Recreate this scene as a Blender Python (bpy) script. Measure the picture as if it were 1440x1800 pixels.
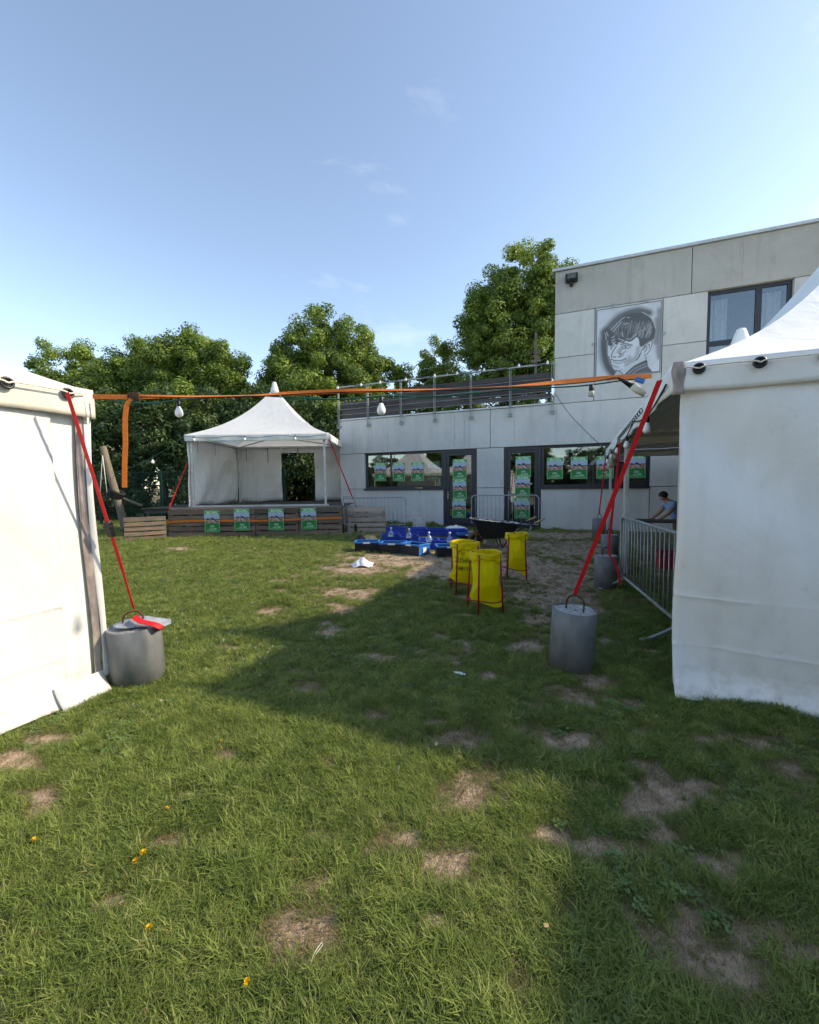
import bpy, bmesh, math, random
import numpy as np
from mathutils import Matrix, Vector

scene = bpy.context.scene
for o in list(bpy.data.objects):
    bpy.data.objects.remove(o)
RNG = np.random.default_rng(7)
random.seed(7)

# ------------------------------------------------------------------ camera
F = 720.0                       # focal length in photo pixels (photo 1440 x 1800)
CZ = 1.6
PITCH, ROLL = math.radians(3.8), math.radians(0.7)
c_f = np.array([0, math.cos(PITCH), -math.sin(PITCH)])
_u = np.array([0, math.sin(PITCH), math.cos(PITCH)])
_r = np.array([1.0, 0, 0])
c_r = math.cos(ROLL) * _r - math.sin(ROLL) * _u
c_u = math.cos(ROLL) * _u + math.sin(ROLL) * _r
CAM = np.array([0, 0, CZ])
cd = bpy.data.cameras.new('camera')
cd.sensor_fit = 'HORIZONTAL'; cd.sensor_width = 36; cd.lens = 36 * F / 1440
cd.clip_start = 0.05; cd.clip_end = 3000
cam = bpy.data.objects.new('camera', cd)
scene.collection.objects.link(cam)
M = Matrix.Identity(4)
for i in range(3):
    M[i][0], M[i][1], M[i][2], M[i][3] = c_r[i], c_u[i], -c_f[i], CAM[i]
cam.matrix_world = M
scene.camera = cam

# ------------------------------------------------------------------ sky, sun, exposure
SUN_EL = math.radians(34.4)
SUN_DIR = Vector((0.9998 * math.cos(SUN_EL), -0.02 * math.cos(SUN_EL), math.sin(SUN_EL)))   # towards the sun
world = bpy.data.worlds.new('World'); scene.world = world; world.use_nodes = True
wn, wl = world.node_tree.nodes, world.node_tree.links
wn.clear()
w_out = wn.new('ShaderNodeOutputWorld'); w_bg = wn.new('ShaderNodeBackground')
sky = wn.new('ShaderNodeTexSky'); sky.sky_type = 'NISHITA'; sky.sun_disc = False
sky.sun_elevation = SUN_EL
sky.sun_rotation = math.atan2(SUN_DIR.x, SUN_DIR.y)
sky.air_density = 0.9; sky.dust_density = 0.8; sky.ozone_density = 2.4; sky.altitude = 900
w_bg.inputs['Strength'].default_value = 0.15
# thin high cirrus, the same all over the sky
tc = wn.new('ShaderNodeTexCoord'); mp = wn.new('ShaderNodeMapping'); mp.inputs['Scale'].default_value = (1.6, 2.6, 4.5)
mp.inputs['Rotation'].default_value = (0.2, 0.5, 0.6)
nz = wn.new('ShaderNodeTexNoise'); nz.inputs['Scale'].default_value = 1.5; nz.inputs['Detail'].default_value = 9; nz.inputs['Roughness'].default_value = 0.6
nz.inputs['Distortion'].default_value = 0.4
rp = wn.new('ShaderNodeValToRGB'); rp.color_ramp.elements[0].position = 0.6; rp.color_ramp.elements[1].position = 0.95
rp.color_ramp.elements[0].color = (0, 0, 0, 1); rp.color_ramp.elements[1].color = (0.26, 0.26, 0.26, 1)
mx = wn.new('ShaderNodeMix'); mx.data_type = 'RGBA'; mx.inputs[7].default_value = (5.2, 5.4, 5.8, 1)
wl.new(tc.outputs['Generated'], mp.inputs['Vector']); wl.new(mp.outputs[0], nz.inputs['Vector'])
wl.new(nz.outputs['Fac'], rp.inputs[0]); wl.new(rp.outputs[0], mx.inputs[0])
wl.new(sky.outputs[0], mx.inputs[6]); wl.new(mx.outputs[2], w_bg.inputs['Color'])
wl.new(w_bg.outputs[0], w_out.inputs[0])
sl = bpy.data.lights.new('sun', 'SUN'); sl.energy = 2.0; sl.angle = math.radians(1.4); sl.color = (1.0, 0.95, 0.88)
sun = bpy.data.objects.new('sun', sl); scene.collection.objects.link(sun)
sun.rotation_euler = SUN_DIR.to_track_quat('Z', 'Y').to_euler()
vs = scene.view_settings
vs.view_transform = 'Standard'; vs.look = 'None'; vs.exposure = 1.46; vs.gamma = 1.0; vs.use_curve_mapping = False
vs.use_white_balance = True; vs.white_balance_temperature = 8300; vs.white_balance_tint = 9.0          # camera set for open shade
try:
    scene.cycles.max_bounces = 5; scene.cycles.diffuse_bounces = 3; scene.cycles.use_adaptive_sampling = True; scene.cycles.adaptive_threshold = 0.025; scene.cycles.transparent_max_bounces = 8
except Exception:
    pass

# ------------------------------------------------------------------ pixel <-> world helpers
def smooth(t):
    t = np.clip(t, 0, 1); return t * t * (3 - 2 * t)
def gz(x, y):
    """height of the lawn: level near the tents, rising gently to the stage and the building"""
    return (0.15 + 0.06 * np.clip(np.asarray(x, float) / 6.0, -1, 1)) * smooth((np.asarray(y, float) - 5.0) / 9.0)
def ray(px, py):
    return c_f + (px - 720) / F * c_r - (py - 900) / F * c_u
def at_depth(px, py, Y):
    d = ray(px, py); return CAM + d * (Y / d[1])
def at_ground(px, py):
    d = ray(px, py); z = 0.0
    for _ in range(40):
        p = CAM + d * ((z - CZ) / d[2]); z = float(gz(p[0], p[1]))
    return p
def on_plane(px, py, P0, n):
    d = ray(px, py); n = np.asarray(n, float)
    return CAM + d * (np.dot(np.asarray(P0, float) - CAM, n) / np.dot(d, n))
def project(P):
    q = np.asarray(P) - CAM; k = q @ c_f
    return 720 + F * (q @ c_r) / k, 900 - F * (q @ c_u) / k

# ------------------------------------------------------------------ object helpers
COL = scene.collection
def link(o, parent=None):
    COL.objects.link(o)
    if parent is not None: o.parent = parent
    return o
def tag(o, label=None, cat=None, group=None, kind=None):
    if label: o['label'] = label
    if cat: o['category'] = cat
    if group: o['group'] = group
    if kind: o['kind'] = kind
    return o
def thing(name, label, cat, loc=(0, 0, 0), rz=0.0, group=None):
    o = bpy.data.objects.new(name, None); o.empty_display_size = 0.1
    link(o); o.location = [float(c) for c in loc]; o.rotation_euler = (0, 0, rz)
    return tag(o, label, cat, group)
def copy_tree(o, parent=None):
    c = o.copy(); link(c, parent)
    for ch in list(o.children): copy_tree(ch, c)
    return c
class MB:
    def __init__(s): s.v, s.f, s.n = [], [], 0
    def add(s, v, f):
        v = np.asarray(v, float).reshape(-1, 3)
        s.v.append(v); s.f += [tuple(int(i) + s.n for i in q) for q in f]; s.n += len(v); return s
    def box(s, x0, x1, y0, y1, z0, z1, M=None, jit=0):
        v = np.array([[x, y, z] for z in (z0, z1) for y in (y0, y1) for x in (x0, x1)], float)
        if jit: v = v + RNG.normal(0, jit, v.shape)
        if M is not None: v = (np.c_[v, np.ones(8)] @ np.array(M).T)[:, :3]
        return s.add(v, [(0, 2, 3, 1), (4, 5, 7, 6), (0, 1, 5, 4), (2, 6, 7, 3), (0, 4, 6, 2), (1, 3, 7, 5)])
    def bar(s, a, b, w, h, up=(0, 0, 1)):
        a, b = np.asarray(a, float), np.asarray(b, float); d = b - a; d /= np.linalg.norm(d)
        up = np.asarray(up, float); sd = np.cross(d, up)
        if np.linalg.norm(sd) < 1e-6: sd = np.cross(d, (1, 0, 0))
        sd /= np.linalg.norm(sd); uu = np.cross(sd, d)
        v = [p + i * sd * w / 2 + j * uu * h / 2 for p in (a, b) for j in (-1, 1) for i in (-1, 1)]
        return s.add(v, [(0, 1, 3, 2), (4, 6, 7, 5), (0, 4, 5, 1), (2, 3, 7, 6), (0, 2, 6, 4), (1, 5, 7, 3)])
    def tube(s, pts, r, n=8, closed=False, cap=True):
        pts = np.asarray(pts, float); m = len(pts); r = np.broadcast_to(r, (m,))
        tg = np.gradient(pts, axis=0) if not closed else (np.roll(pts, -1, 0) - np.roll(pts, 1, 0))
        tg /= np.linalg.norm(tg, axis=1)[:, None] + 1e-12
        ref = np.array([0, 0, 1.0]) if abs(tg[0][2]) < .9 else np.array([1.0, 0, 0])
        u = np.cross(ref, tg[0]); u /= np.linalg.norm(u); V = []
        for i in range(m):
            u = u - tg[i] * np.dot(u, tg[i]); u /= np.linalg.norm(u) + 1e-12; w = np.cross(tg[i], u)
            a = np.arange(n) * 2 * math.pi / n
            V.append(pts[i] + r[i] * (np.cos(a)[:, None] * u + np.sin(a)[:, None] * w))
        f = [(i * n + j, i * n + (j + 1) % n, ((i + 1) % m) * n + (j + 1) % n, ((i + 1) % m) * n + j)
             for i in range(m if closed else m - 1) for j in range(n)]
        if cap and not closed: f += [tuple(range(n - 1, -1, -1)), tuple(range((m - 1) * n, m * n))]
        return s.add(np.concatenate(V), f)
    def lathe(s, prof, n=24, c=(0, 0, 0), cap=True):
        prof = np.asarray(prof, float); a = np.arange(n) * 2 * math.pi / n; m = len(prof)
        v = np.concatenate([np.c_[p[0] * np.cos(a), p[0] * np.sin(a), np.full(n, p[1])] for p in prof]) + np.asarray(c)
        f = [(i * n + j, i * n + (j + 1) % n, (i + 1) * n + (j + 1) % n, (i + 1) * n + j) for i in range(m - 1) for j in range(n)]
        if cap: f += [tuple(range(n - 1, -1, -1)), tuple(range((m - 1) * n, m * n))]
        return s.add(v, f)
    def grid(s, P, closed_u=False):
        P = np.asarray(P, float); a, b = P.shape[:2]
        f = [(i * b + j, i * b + j + 1, ((i + 1) % a) * b + j + 1, ((i + 1) % a) * b + j) for i in range(a if closed_u else a - 1) for j in range(b - 1)]
        return s.add(P.reshape(-1, 3), f)
    def ribbon(s, pts, wvec, width, thick=.003):
        pts = np.asarray(pts, float); m = len(pts); wvec = np.broadcast_to(np.asarray(wvec, float), pts.shape)
        tg = np.gradient(pts, axis=0); nn = np.cross(tg, wvec); nn /= np.linalg.norm(nn, axis=1)[:, None] + 1e-12
        w = wvec / (np.linalg.norm(wvec, axis=1)[:, None] + 1e-12) * (np.broadcast_to(width, (m,))[:, None] / 2); t = nn * thick / 2
        V = np.stack([pts - w - t, pts + w - t, pts + w + t, pts - w + t], 1).reshape(-1, 3)
        f = [(i * 4 + j, i * 4 + (j + 1) % 4, i * 4 + 4 + (j + 1) % 4, i * 4 + 4 + j) for i in range(m - 1) for j in range(4)]
        f += [(3, 2, 1, 0), ((m - 1) * 4, (m - 1) * 4 + 1, (m - 1) * 4 + 2, (m - 1) * 4 + 3)]
        return s.add(V, f)
    def mesh(s, name, mat=None, smooth=False):
        me = bpy.data.meshes.new(name); me.from_pydata(np.concatenate(s.v).tolist(), [], s.f)
        if mat: me.materials.append(mat)
        if smooth: me.polygons.foreach_set('use_smooth', [True] * len(me.polygons))
        me.update(); return me
    def build(s, name, mat, parent=None, smooth=False, bevel=0, solid=0):
        o = bpy.data.objects.new(name, s.mesh(name, mat, smooth)); link(o, parent)
        if solid:
            m = o.modifiers.new('s', 'SOLIDIFY'); m.thickness = solid
        if bevel:
            m = o.modifiers.new('b', 'BEVEL'); m.width = bevel; m.segments = 2; m.limit_method = 'ANGLE'
        return o
def spline(pts, n):
    pts = np.asarray(pts, float); m = len(pts); P = np.vstack([2 * pts[0] - pts[1], pts, 2 * pts[-1] - pts[-2]]); out = []
    for t in np.linspace(0, m - 1, n):
        i = min(int(t), m - 2); u = t - i; p0, p1, p2, p3 = P[i:i + 4]
        out.append(.5 * (2 * p1 + (p2 - p0) * u + (2 * p0 - 5 * p1 + 4 * p2 - p3) * u * u + (3 * p1 - p0 - 3 * p2 + p3) * u ** 3))
    return np.array(out)
def fnoise(x, y, seed=0, oct=4):
    """cheap smooth value noise from sums of rotated sines, about -1..1"""
    r = np.random.default_rng(seed); out = 0; amp = 1; tot = 0; fr = 1.0
    for o in range(oct):
        for k in range(3):
            a = r.uniform(0, 6.28); ph = r.uniform(0, 6.28, 2); q = fr * r.uniform(.8, 1.25)
            out = out + amp * np.sin(q * (x * math.cos(a) + y * math.sin(a)) + ph[0] + 1.7 * np.sin(q * .6 * (x * math.sin(a) - y * math.cos(a)) + ph[1])) / 3
        tot += amp; amp *= .55; fr *= 2.1
    return out / tot

# ------------------------------------------------------------------ materials
class NT:
    def __init__(s, name):
        s.m = bpy.data.materials.new(name); s.m.use_nodes = True; s.n = s.m.node_tree.nodes; s.l = s.m.node_tree.links
        s.b = s.n['Principled BSDF']; s.out = s.n['Material Output']
        s.b.inputs['Specular IOR Level'].default_value = 0.3
    def node(s, t, **kw):
        n = s.n.new(t)
        for k, v in kw.items():
            if k in n.inputs: n.inputs[k].default_value = v
            else: setattr(n, k, v)
        return n
    def coord(s, kind='Object', scale=(1, 1, 1)):
        t = s.n.new('ShaderNodeTexCoord'); m = s.n.new('ShaderNodeMapping'); m.inputs['Scale'].default_value = scale
        s.l.new(t.outputs[kind], m.inputs[0]); return m.outputs[0]
    def noise(s, vec, scale, detail=5, rough=.55, lo=.3, hi=.7):
        n = s.node('ShaderNodeTexNoise'); n.inputs['Scale'].default_value = scale; n.inputs['Detail'].default_value = detail; n.inputs['Roughness'].default_value = rough
        s.l.new(vec, n.inputs['Vector']); r = s.node('ShaderNodeMapRange'); r.inputs[1].default_value = lo; r.inputs[2].default_value = hi
        s.l.new(n.outputs['Fac'], r.inputs[0]); return r.outputs[0]
    def mix(s, fac, a, b, mode='MIX'):
        m = s.node('ShaderNodeMix', data_type='RGBA', blend_type=mode)
        for i, x in ((0, fac), (6, a), (7, b)):
            if isinstance(x, bpy.types.NodeSocket): s.l.new(x, m.inputs[i])
            else: m.inputs[i].default_value = (x if i == 0 else tuple(x) + (1,))
        return m.outputs[2]
    def scale(s, sock, k):
        m = s.node('ShaderNodeMath', operation='MULTIPLY'); s.l.new(sock, m.inputs[0]); m.inputs[1].default_value = k; return m.outputs[0]
    def rnd(s):
        return s.node('ShaderNodeObjectInfo').outputs['Random']
    def bump(s, h, strength=.3, dist=.01):
        b = s.node('ShaderNodeBump'); b.inputs['Strength'].default_value = strength; b.inputs['Distance'].default_value = dist
        s.l.new(h, b.inputs['Height']); s.l.new(b.outputs[0], s.b.inputs['Normal']); return b
    def col(s, c): s.l.new(c, s.b.inputs['Base Color'])
    def set(s, **kw):
        for k, v in kw.items(): s.b.inputs[k.replace('_', ' ')].default_value = v
        return s
    def translucent(s, colsock, f):
        t = s.node('ShaderNodeBsdfTranslucent'); mx = s.node('ShaderNodeMixShader'); mx.inputs[0].default_value = f
        if isinstance(colsock, bpy.types.NodeSocket): s.l.new(colsock, t.inputs['Color'])
        else: t.inputs['Color'].default_value = tuple(colsock) + (1,)
        s.l.new(s.b.outputs[0], mx.inputs[1]); s.l.new(t.outputs[0], mx.inputs[2]); s.l.new(mx.outputs[0], s.out.inputs[0])
def simple(name, c, rough=.6, var=.25, scale=8, metal=0, bump=0, spec=.3, rnd=0, kind='Object', vec=(1, 1, 1)):
    n = NT(name); n.set(Roughness=rough, Metallic=metal); n.b.inputs['Specular IOR Level'].default_value = spec
    v = n.coord(kind, vec); f = n.noise(v, scale)
    c = np.array(c, float); out = n.mix(f, tuple(c * (1 - var)), tuple(np.minimum(c * (1 + var * .7), 1)))
    if rnd:
        r = n.node('ShaderNodeMapRange'); n.l.new(n.rnd(), r.inputs[0]); r.inputs[3].default_value = 1 - rnd; r.inputs[4].default_value = 1 + rnd
        h = n.node('ShaderNodeHueSaturation'); n.l.new(r.outputs[0], h.inputs['Value']); n.l.new(out, h.inputs['Color']); out = h.outputs[0]
    n.col(out)
    if bump: n.bump(n.noise(v, scale * 6, 6), bump, .004)
    return n.m
MAT = {}
def concrete_mat(name, tint, dark):
    n = NT(name); n.set(Roughness=.85)
    v = n.coord('Object'); big = n.noise(v, .55, 6, .6, .35, .68)
    streak = n.noise(n.coord('Object', (1.6, 1.6, .12)), 1.7, 8, .7, .52, .8)
    fine = n.noise(v, 14, 5, .6); pores = n.noise(v, 60, 2, .5, .66, .72)
    blot = n.noise(n.coord('Object', (1, 1, .7)), 2.3, 8, .7, .52, .72); c = n.mix(big, tuple(np.array(tint) * .80), tint); c = n.mix(n.scale(streak, .55), c, dark); c = n.mix(n.scale(blot, .3), c, dark)
    c = n.mix(n.scale(fine, .22), c, tuple(np.array(tint) * .72)); c = n.mix(n.scale(pores, .4), c, tuple(np.array(tint) * .45))
    r = n.node('ShaderNodeMapRange'); n.l.new(n.rnd(), r.inputs[0]); r.inputs[3].default_value = .92; r.inputs[4].default_value = 1.05
    h = n.node('ShaderNodeHueSaturation'); n.l.new(r.outputs[0], h.inputs['Value']); n.l.new(c, h.inputs['Color'])
    n.col(h.outputs[0]); n.bump(fine, .2, .004); return n.m
MAT['concrete'] = concrete_mat('concrete', (.62, .615, .59), (.27, .26, .235))
MAT['concrete_top'] = concrete_mat('concrete_weathered', (.47, .455, .42), (.155, .135, .105))
MAT['anthracite'] = simple('anthracite_frame', (.022, .027, .036), .4, .15, 3, spec=.5)
MAT['joint'] = simple('joint_shadow_gap', (.06, .06, .06), .9, .2)
MAT['flashing'] = simple('zinc_flashing', (.5, .52, .53), .45, .12, 2, .3)
MAT['galv'] = simple('galvanised_steel', (.33, .36, .36), .5, .25, 9, .45)
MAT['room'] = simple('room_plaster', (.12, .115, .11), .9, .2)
MAT['curtain'] = simple('net_curtain', (.62, .64, .66), .9, .1)
MAT['black'] = simple('black_plastic', (.012, .012, .013), .45, .3, spec=.4)
MAT['lightbulb'] = simple('frosted_bulb', (.82, .82, .80), .25, .03, spec=.5)
MAT['cream'] = simple('cream_plastic', (.6, .57, .47), .5, .15)
MAT['green_cable'] = simple('green_cable', (.012, .10, .075), .5, .15)
MAT['black_cable'] = simple('black_cable', (.012, .014, .014), .5, .15)
MAT['wire'] = simple('thin_grey_cable', (.12, .12, .12), .6, .2)
MAT['rope'] = simple('white_rope', (.68, .64, .54), .8, .2, 60)
MAT['eyelet'] = simple('eyelet_ring', (.045, .045, .05), .35, .2, metal=.6)
MAT['alu'] = simple('white_aluminium_pole', (.56, .56, .53), .45, .2, 5, .15)
MAT['pvc'] = simple('grey_pvc_pipe', (.17, .178, .183), .55, .35, 5, spec=.35, vec=(1.6, 1.6, .9))
MAT['cement'] = simple('rough_cement', (.46, .45, .43), .95, .4, 26, bump=.9)
MAT['rust'] = simple('rusty_iron', (.10, .05, .033), .85, .5, 40, .2)
MAT['redpaint'] = simple('red_painted_steel', (.33, .018, .018), .45, .3, 14, spec=.4)
MAT['tyre'] = simple('black_rubber', (.018, .017, .016), .8, .4, 30)
MAT['rim'] = simple('ochre_wheel_rim', (.23, .115, .045), .7, .5, 18)
MAT['grip'] = simple('tan_grip', (.42, .30, .15), .7, .3, 20)
MAT['tray'] = simple('black_tray_paint', (.014, .014, .015), .42, .5, 12, spec=.5)
def splash_mat():
    n = NT('cement_splashed_tray'); n.set(Roughness=.7); v = n.coord('Object')
    f = n.noise(v, 9, 8, .7, .45, .53); n.col(n.mix(f, (.05, .05, .05), (.52, .51, .49))); n.bump(f, .4, .004); return n.m
MAT['splash'] = splash_mat()
MAT['whiteplastic'] = simple('thin_white_plastic', (.74, .75, .76), .4, .12, 12)
MAT['crate_light'] = simple('bright_blue_crate', (.012, .16, .50), .45, .15, 6, spec=.4)
MAT['crate_dark'] = simple('dark_blue_crate', (.016, .06, .40), .45, .2, 6, spec=.4, rnd=.2)
MAT['crate_shade'] = simple('shade_black_crate_side', (.010, .013, .02), .5, .2, 6, spec=.4)  # blue crate sides coloured near black, shade put into the colour
MAT['paper'] = simple('white_label_paper', (.66, .68, .68), .7, .1, 30)
MAT['mesh_green'] = simple('green_fence_coating', (.008, .045, .035), .5, .2)
MAT['skin'] = simple('skin', (.42, .24, .17), .55, .12)
MAT['shirt'] = simple('light_blue_cotton', (.22, .34, .58), .9, .15, 20)
MAT['trousers'] = simple('brown_cotton', (.16, .115, .075), .9, .2, 20)
MAT['hair'] = simple('dark_hair', (.012, .010, .009), .6, .3, 60)
MAT['redcloth'] = simple('red_nylon', (.36, .018, .025), .6, .2, 15)
MAT['bark'] = simple('tree_bark', (.075, .06, .045), .95, .4, 12, bump=.8)
def wood_mat(name, c1, c2, c3, long=(1.2, 16, 16)):
    n = NT(name); n.set(Roughness=.88)
    v = n.coord('Object', long); g = n.noise(v, 2.2, 8, .65, .32, .68); st = n.noise(n.coord('Object'), 2.6, 5, .6, .42, .7)
    c = n.mix(g, c1, c2); c = n.mix(n.scale(st, .6), c, c3)
    r = n.node('ShaderNodeMapRange'); n.l.new(n.rnd(), r.inputs[0]); r.inputs[3].default_value = .62; r.inputs[4].default_value = 1.3
    h = n.node('ShaderNodeHueSaturation'); n.l.new(r.outputs[0], h.inputs['Value']); n.l.new(c, h.inputs['Color'])
    n.col(h.outputs[0]); n.bump(g, .6, .006); return n.m
MAT['oldwood'] = wood_mat('weathered_pallet_wood', (.08, .066, .055), (.22, .17, .135), (.25, .14, .09))
MAT['paleWood'] = wood_mat('fresh_pallet_wood', (.26, .20, .16), (.48, .39, .32), (.30, .23, .18))
MAT['greywood'] = wood_mat('grey_terrace_board', (.055, .05, .05), (.115, .105, .105), (.09, .075, .07))
MAT['logwood'] = wood_mat('peeled_log', (.10, .085, .06), (.25, .205, .145), (.13, .11, .08), (14, 14, 1.2))
MAT['deck'] = wood_mat('dark_deck_board', (.045, .04, .036), (.10, .09, .08), (.07, .06, .05))
def canvas_mat(name, c, dirt, tr=.14):
    n = NT(name); n.set(Roughness=.62)
    v = n.coord('Object'); a = n.noise(v, 1.1, 6, .6, .5, .8); b = n.noise(n.coord('Object', (5, 5, .5)), 1.2, 6, .6, .52, .8)
    sp = n.noise(v, 9, 6, .7, .62, .8)
    col = n.mix(n.scale(a, .55), c, dirt); col = n.mix(n.scale(b, .35), col, dirt); col = n.mix(n.scale(sp, .4), col, tuple(np.array(dirt) * .7))
    sx = n.node('ShaderNodeSeparateXYZ'); n.l.new(v, sx.inputs[0]); mud = n.node('ShaderNodeMapRange'); n.l.new(sx.outputs['Z'], mud.inputs[0]); mud.inputs[1].default_value = .34; mud.inputs[2].default_value = .02
    mm = n.node('ShaderNodeMath', operation='MULTIPLY'); n.l.new(mud.outputs[0], mm.inputs[0]); n.l.new(n.noise(v, 13, 8, .7, .45, .7), mm.inputs[1])
    col = n.mix(n.scale(mm.outputs[0], .55), col, (.36, .31, .22)); cr = n.node('ShaderNodeTexNoise'); cr.inputs['Scale'].default_value = 3.2; cr.inputs['Detail'].default_value = 7; cr.inputs['Distortion'].default_value = 1.4; n.l.new(n.coord('Object', (1, 1, .6)), cr.inputs['Vector'])
    n.col(col); n.bump(cr.outputs['Fac'], .30, .05); n.translucent(col, tr); return n.m
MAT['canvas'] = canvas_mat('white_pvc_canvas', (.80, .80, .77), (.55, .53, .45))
MAT['canvas_lit'] = canvas_mat('sun_dimmed_canvas', (.66, .66, .665), (.52, .50, .45), .05)  # darker copy of the canvas, holds down sunlight on the lit wall
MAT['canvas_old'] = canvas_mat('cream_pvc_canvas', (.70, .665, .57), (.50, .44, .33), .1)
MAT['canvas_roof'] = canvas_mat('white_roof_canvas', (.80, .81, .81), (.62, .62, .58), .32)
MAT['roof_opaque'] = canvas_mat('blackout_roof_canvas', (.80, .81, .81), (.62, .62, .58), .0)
MAT['canvas_wall'] = canvas_mat('shade_lifted_canvas', (.90, .88, .84), (.62, .59, .51), .06)  # paler copy of the canvas, brightens walls in shade through its colour
MAT['stain'] = simple('stained_canvas_edge', (.40, .33, .30), .9, .6, 12, vec=(1, 1, .35))
def strap_mat(name, c):
    n = NT(name); n.set(Roughness=.55); v = n.coord('Object'); f = n.noise(v, 45, 3); n.col(n.mix(f, tuple(np.array(c) * .8), c)); n.translucent(c, .18); return n.m
MAT['orange'] = strap_mat('orange_webbing', (.80, .22, .035))
MAT['red'] = strap_mat('red_webbing', (.78, .022, .028))
def yellow_mat():
    n = NT('yellow_plastic_film'); n.set(Roughness=.33); v = n.coord('Object'); f = n.noise(v, 6, 4)
    c = n.mix(f, (.94, .76, .014), (.98, .88, .04)); n.col(c); n.bump(n.noise(n.coord('Object', (1, 1, .6)), 9, 6), .5, .03); n.translucent(c, .55); return n.m
MAT['yellow'] = yellow_mat()
MAT['ink'] = simple('black_print', (.03, .028, .01), .6, .2)
def glass_mat(name, refl, tint=(.85, .88, .88)):
    m = bpy.data.materials.new(name); m.use_nodes = True; n, l = m.node_tree.nodes, m.node_tree.links; n.clear()
    o = n.new('ShaderNodeOutputMaterial'); mx = n.new('ShaderNodeMixShader'); g = n.new('ShaderNodeBsdfGlossy'); t = n.new('ShaderNodeBsdfTransparent')
    g.inputs['Roughness'].default_value = .012; g.inputs['Color'].default_value = (.9, .95, .97, 1); t.inputs['Color'].default_value = tint + (1,)
    lw = n.new('ShaderNodeFresnel'); lw.inputs['IOR'].default_value = 1.5
    ad = n.new('ShaderNodeMath'); ad.operation = 'ADD'; ad.use_clamp = True; ad.inputs[1].default_value = refl
    l.new(lw.outputs[0], ad.inputs[0]); l.new(ad.outputs[0], mx.inputs[0]); l.new(t.outputs[0], mx.inputs[1]); l.new(g.outputs[0], mx.inputs[2]); l.new(mx.outputs[0], o.inputs[0])
    return m
MAT['glass'] = glass_mat('window_glass', .10)
def bottle_mat():
    n = NT('clear_water_bottle'); n.set(Roughness=.08, Alpha=.45); n.b.inputs['Base Color'].default_value = (.35, .5, .75, 1); n.b.inputs['Specular IOR Level'].default_value = .6; return n.m
MAT['bottle'] = bottle_mat()
def print_mat(name):
    n = NT(name); n.set(Roughness=.5); a = n.node('ShaderNodeAttribute', attribute_name='Col'); n.col(a.outputs['Color']); return n.m
MAT['poster'] = print_mat('printed_poster'); MAT['portrait'] = print_mat('spray_painted_board')
def leaf_mat(name, c1, c2, tr=.35):
    n = NT(name); n.set(Roughness=.5); g = n.node('ShaderNodeNewGeometry'); a = n.node('ShaderNodeAttribute', attribute_name='tint')
    c = n.mix(a.outputs['Fac'], c1, c2); n.col(c); n.translucent(n.mix(a.outputs['Fac'], tuple(np.array(c1) * 1.3), tuple(np.array(c2) * 1.4)), tr); return n.m
MAT['leaf'] = leaf_mat('maple_leaf', (.058, .112, .024), (.25, .335, .058))
MAT['leaf_dark'] = leaf_mat('conifer_leaf', (.022, .05, .018), (.095, .15, .04), .15)
def grass_mat(name, c1, c2, dry):
    n = NT(name); n.set(Roughness=.55); a = n.rnd(); p = n.node('ShaderNodeNewGeometry')
    big = n.noise(p.outputs['Position'], .9, 4, .6, .35, .65); c = n.mix(a, c1, c2)
    d = n.node('ShaderNodeMapRange'); n.l.new(a, d.inputs[0]); d.inputs[1].default_value = .8; d.inputs[2].default_value = 1.0
    c = n.mix(n.scale(d.outputs[0], .7), c, dry); fine = n.noise(p.outputs['Position'], 5.5, 4, .6, .4, .62); c = n.mix(n.scale(big, .4), c, c2); c = n.mix(n.scale(fine, .45), c, tuple(np.array(c1) * .8)); n.col(c); n.translucent(c, .38); return n.m
MAT['grass'] = grass_mat('grass_blade', (.10, .17, .034), (.34, .41, .105), (.46, .40, .19))
MAT['dryblade'] = grass_mat('dry_grass_blade', (.20, .165, .075), (.28, .23, .11), (.30, .25, .13))
MAT['weed'] = simple('clover_leaf', (.10, .165, .05), .6, .3, 9, rnd=.3)
MAT['petal_yellow'] = simple('dandelion_petal', (.85, .50, .01), .6, .1)
MAT['petal_white'] = simple('clover_flower', (.58, .55, .45), .8, .2, rnd=.2)
def ground_mat():
    n = NT('lawn_soil'); n.set(Roughness=.95); a = n.node('ShaderNodeAttribute', attribute_name='bare')
    v = n.coord('Object'); f1 = n.noise(v, 6, 8, .65); f2 = n.noise(v, 45, 5, .6); f3 = n.noise(v, 1.2, 4)
    soil = n.mix(f1, (.42, .30, .21), (.62, .475, .355)); soil = n.mix(n.scale(f2, .5), soil, (.26, .17, .115))
    gr = n.mix(f1, (.075, .08, .028), (.15, .14, .055)); gr = n.mix(n.scale(f2, .5), gr, (.18, .16, .07)); gr = n.mix(n.scale(f3, .4), gr, (.10, .12, .03))
    n.col(n.mix(a.outputs['Fac'], gr, soil)); n.bump(f2, .7, .02); return n.m
MAT['ground'] = ground_mat()

# ------------------------------------------------------------------ frames of reference
A_B = math.radians(21.6)                                        # facade turned from the picture plane
U = np.array([math.cos(A_B), -math.sin(A_B), 0]); V = np.array([math.sin(A_B), math.cos(A_B), 0])
FP = np.array([1.53, 13.75, 0])
B0 = on_plane(600, 900, FP, V); B0[2] = 0
def fac(px, py):
    p = on_plane(px, py, FP, V); return float(np.dot(p - B0, U)), float(p[2])
A_T = math.radians(22.8)                                        # tents
TU = np.array([math.cos(A_T), -math.sin(A_T), 0]); TV = np.array([math.sin(A_T), math.cos(A_T), 0])
CR = at_ground(1180, 1214)                                      # right tent, corner next to the passage
CL = at_ground(172, 1214)                                       # left tent, corner next to the passage
LT = 4.4

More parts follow.
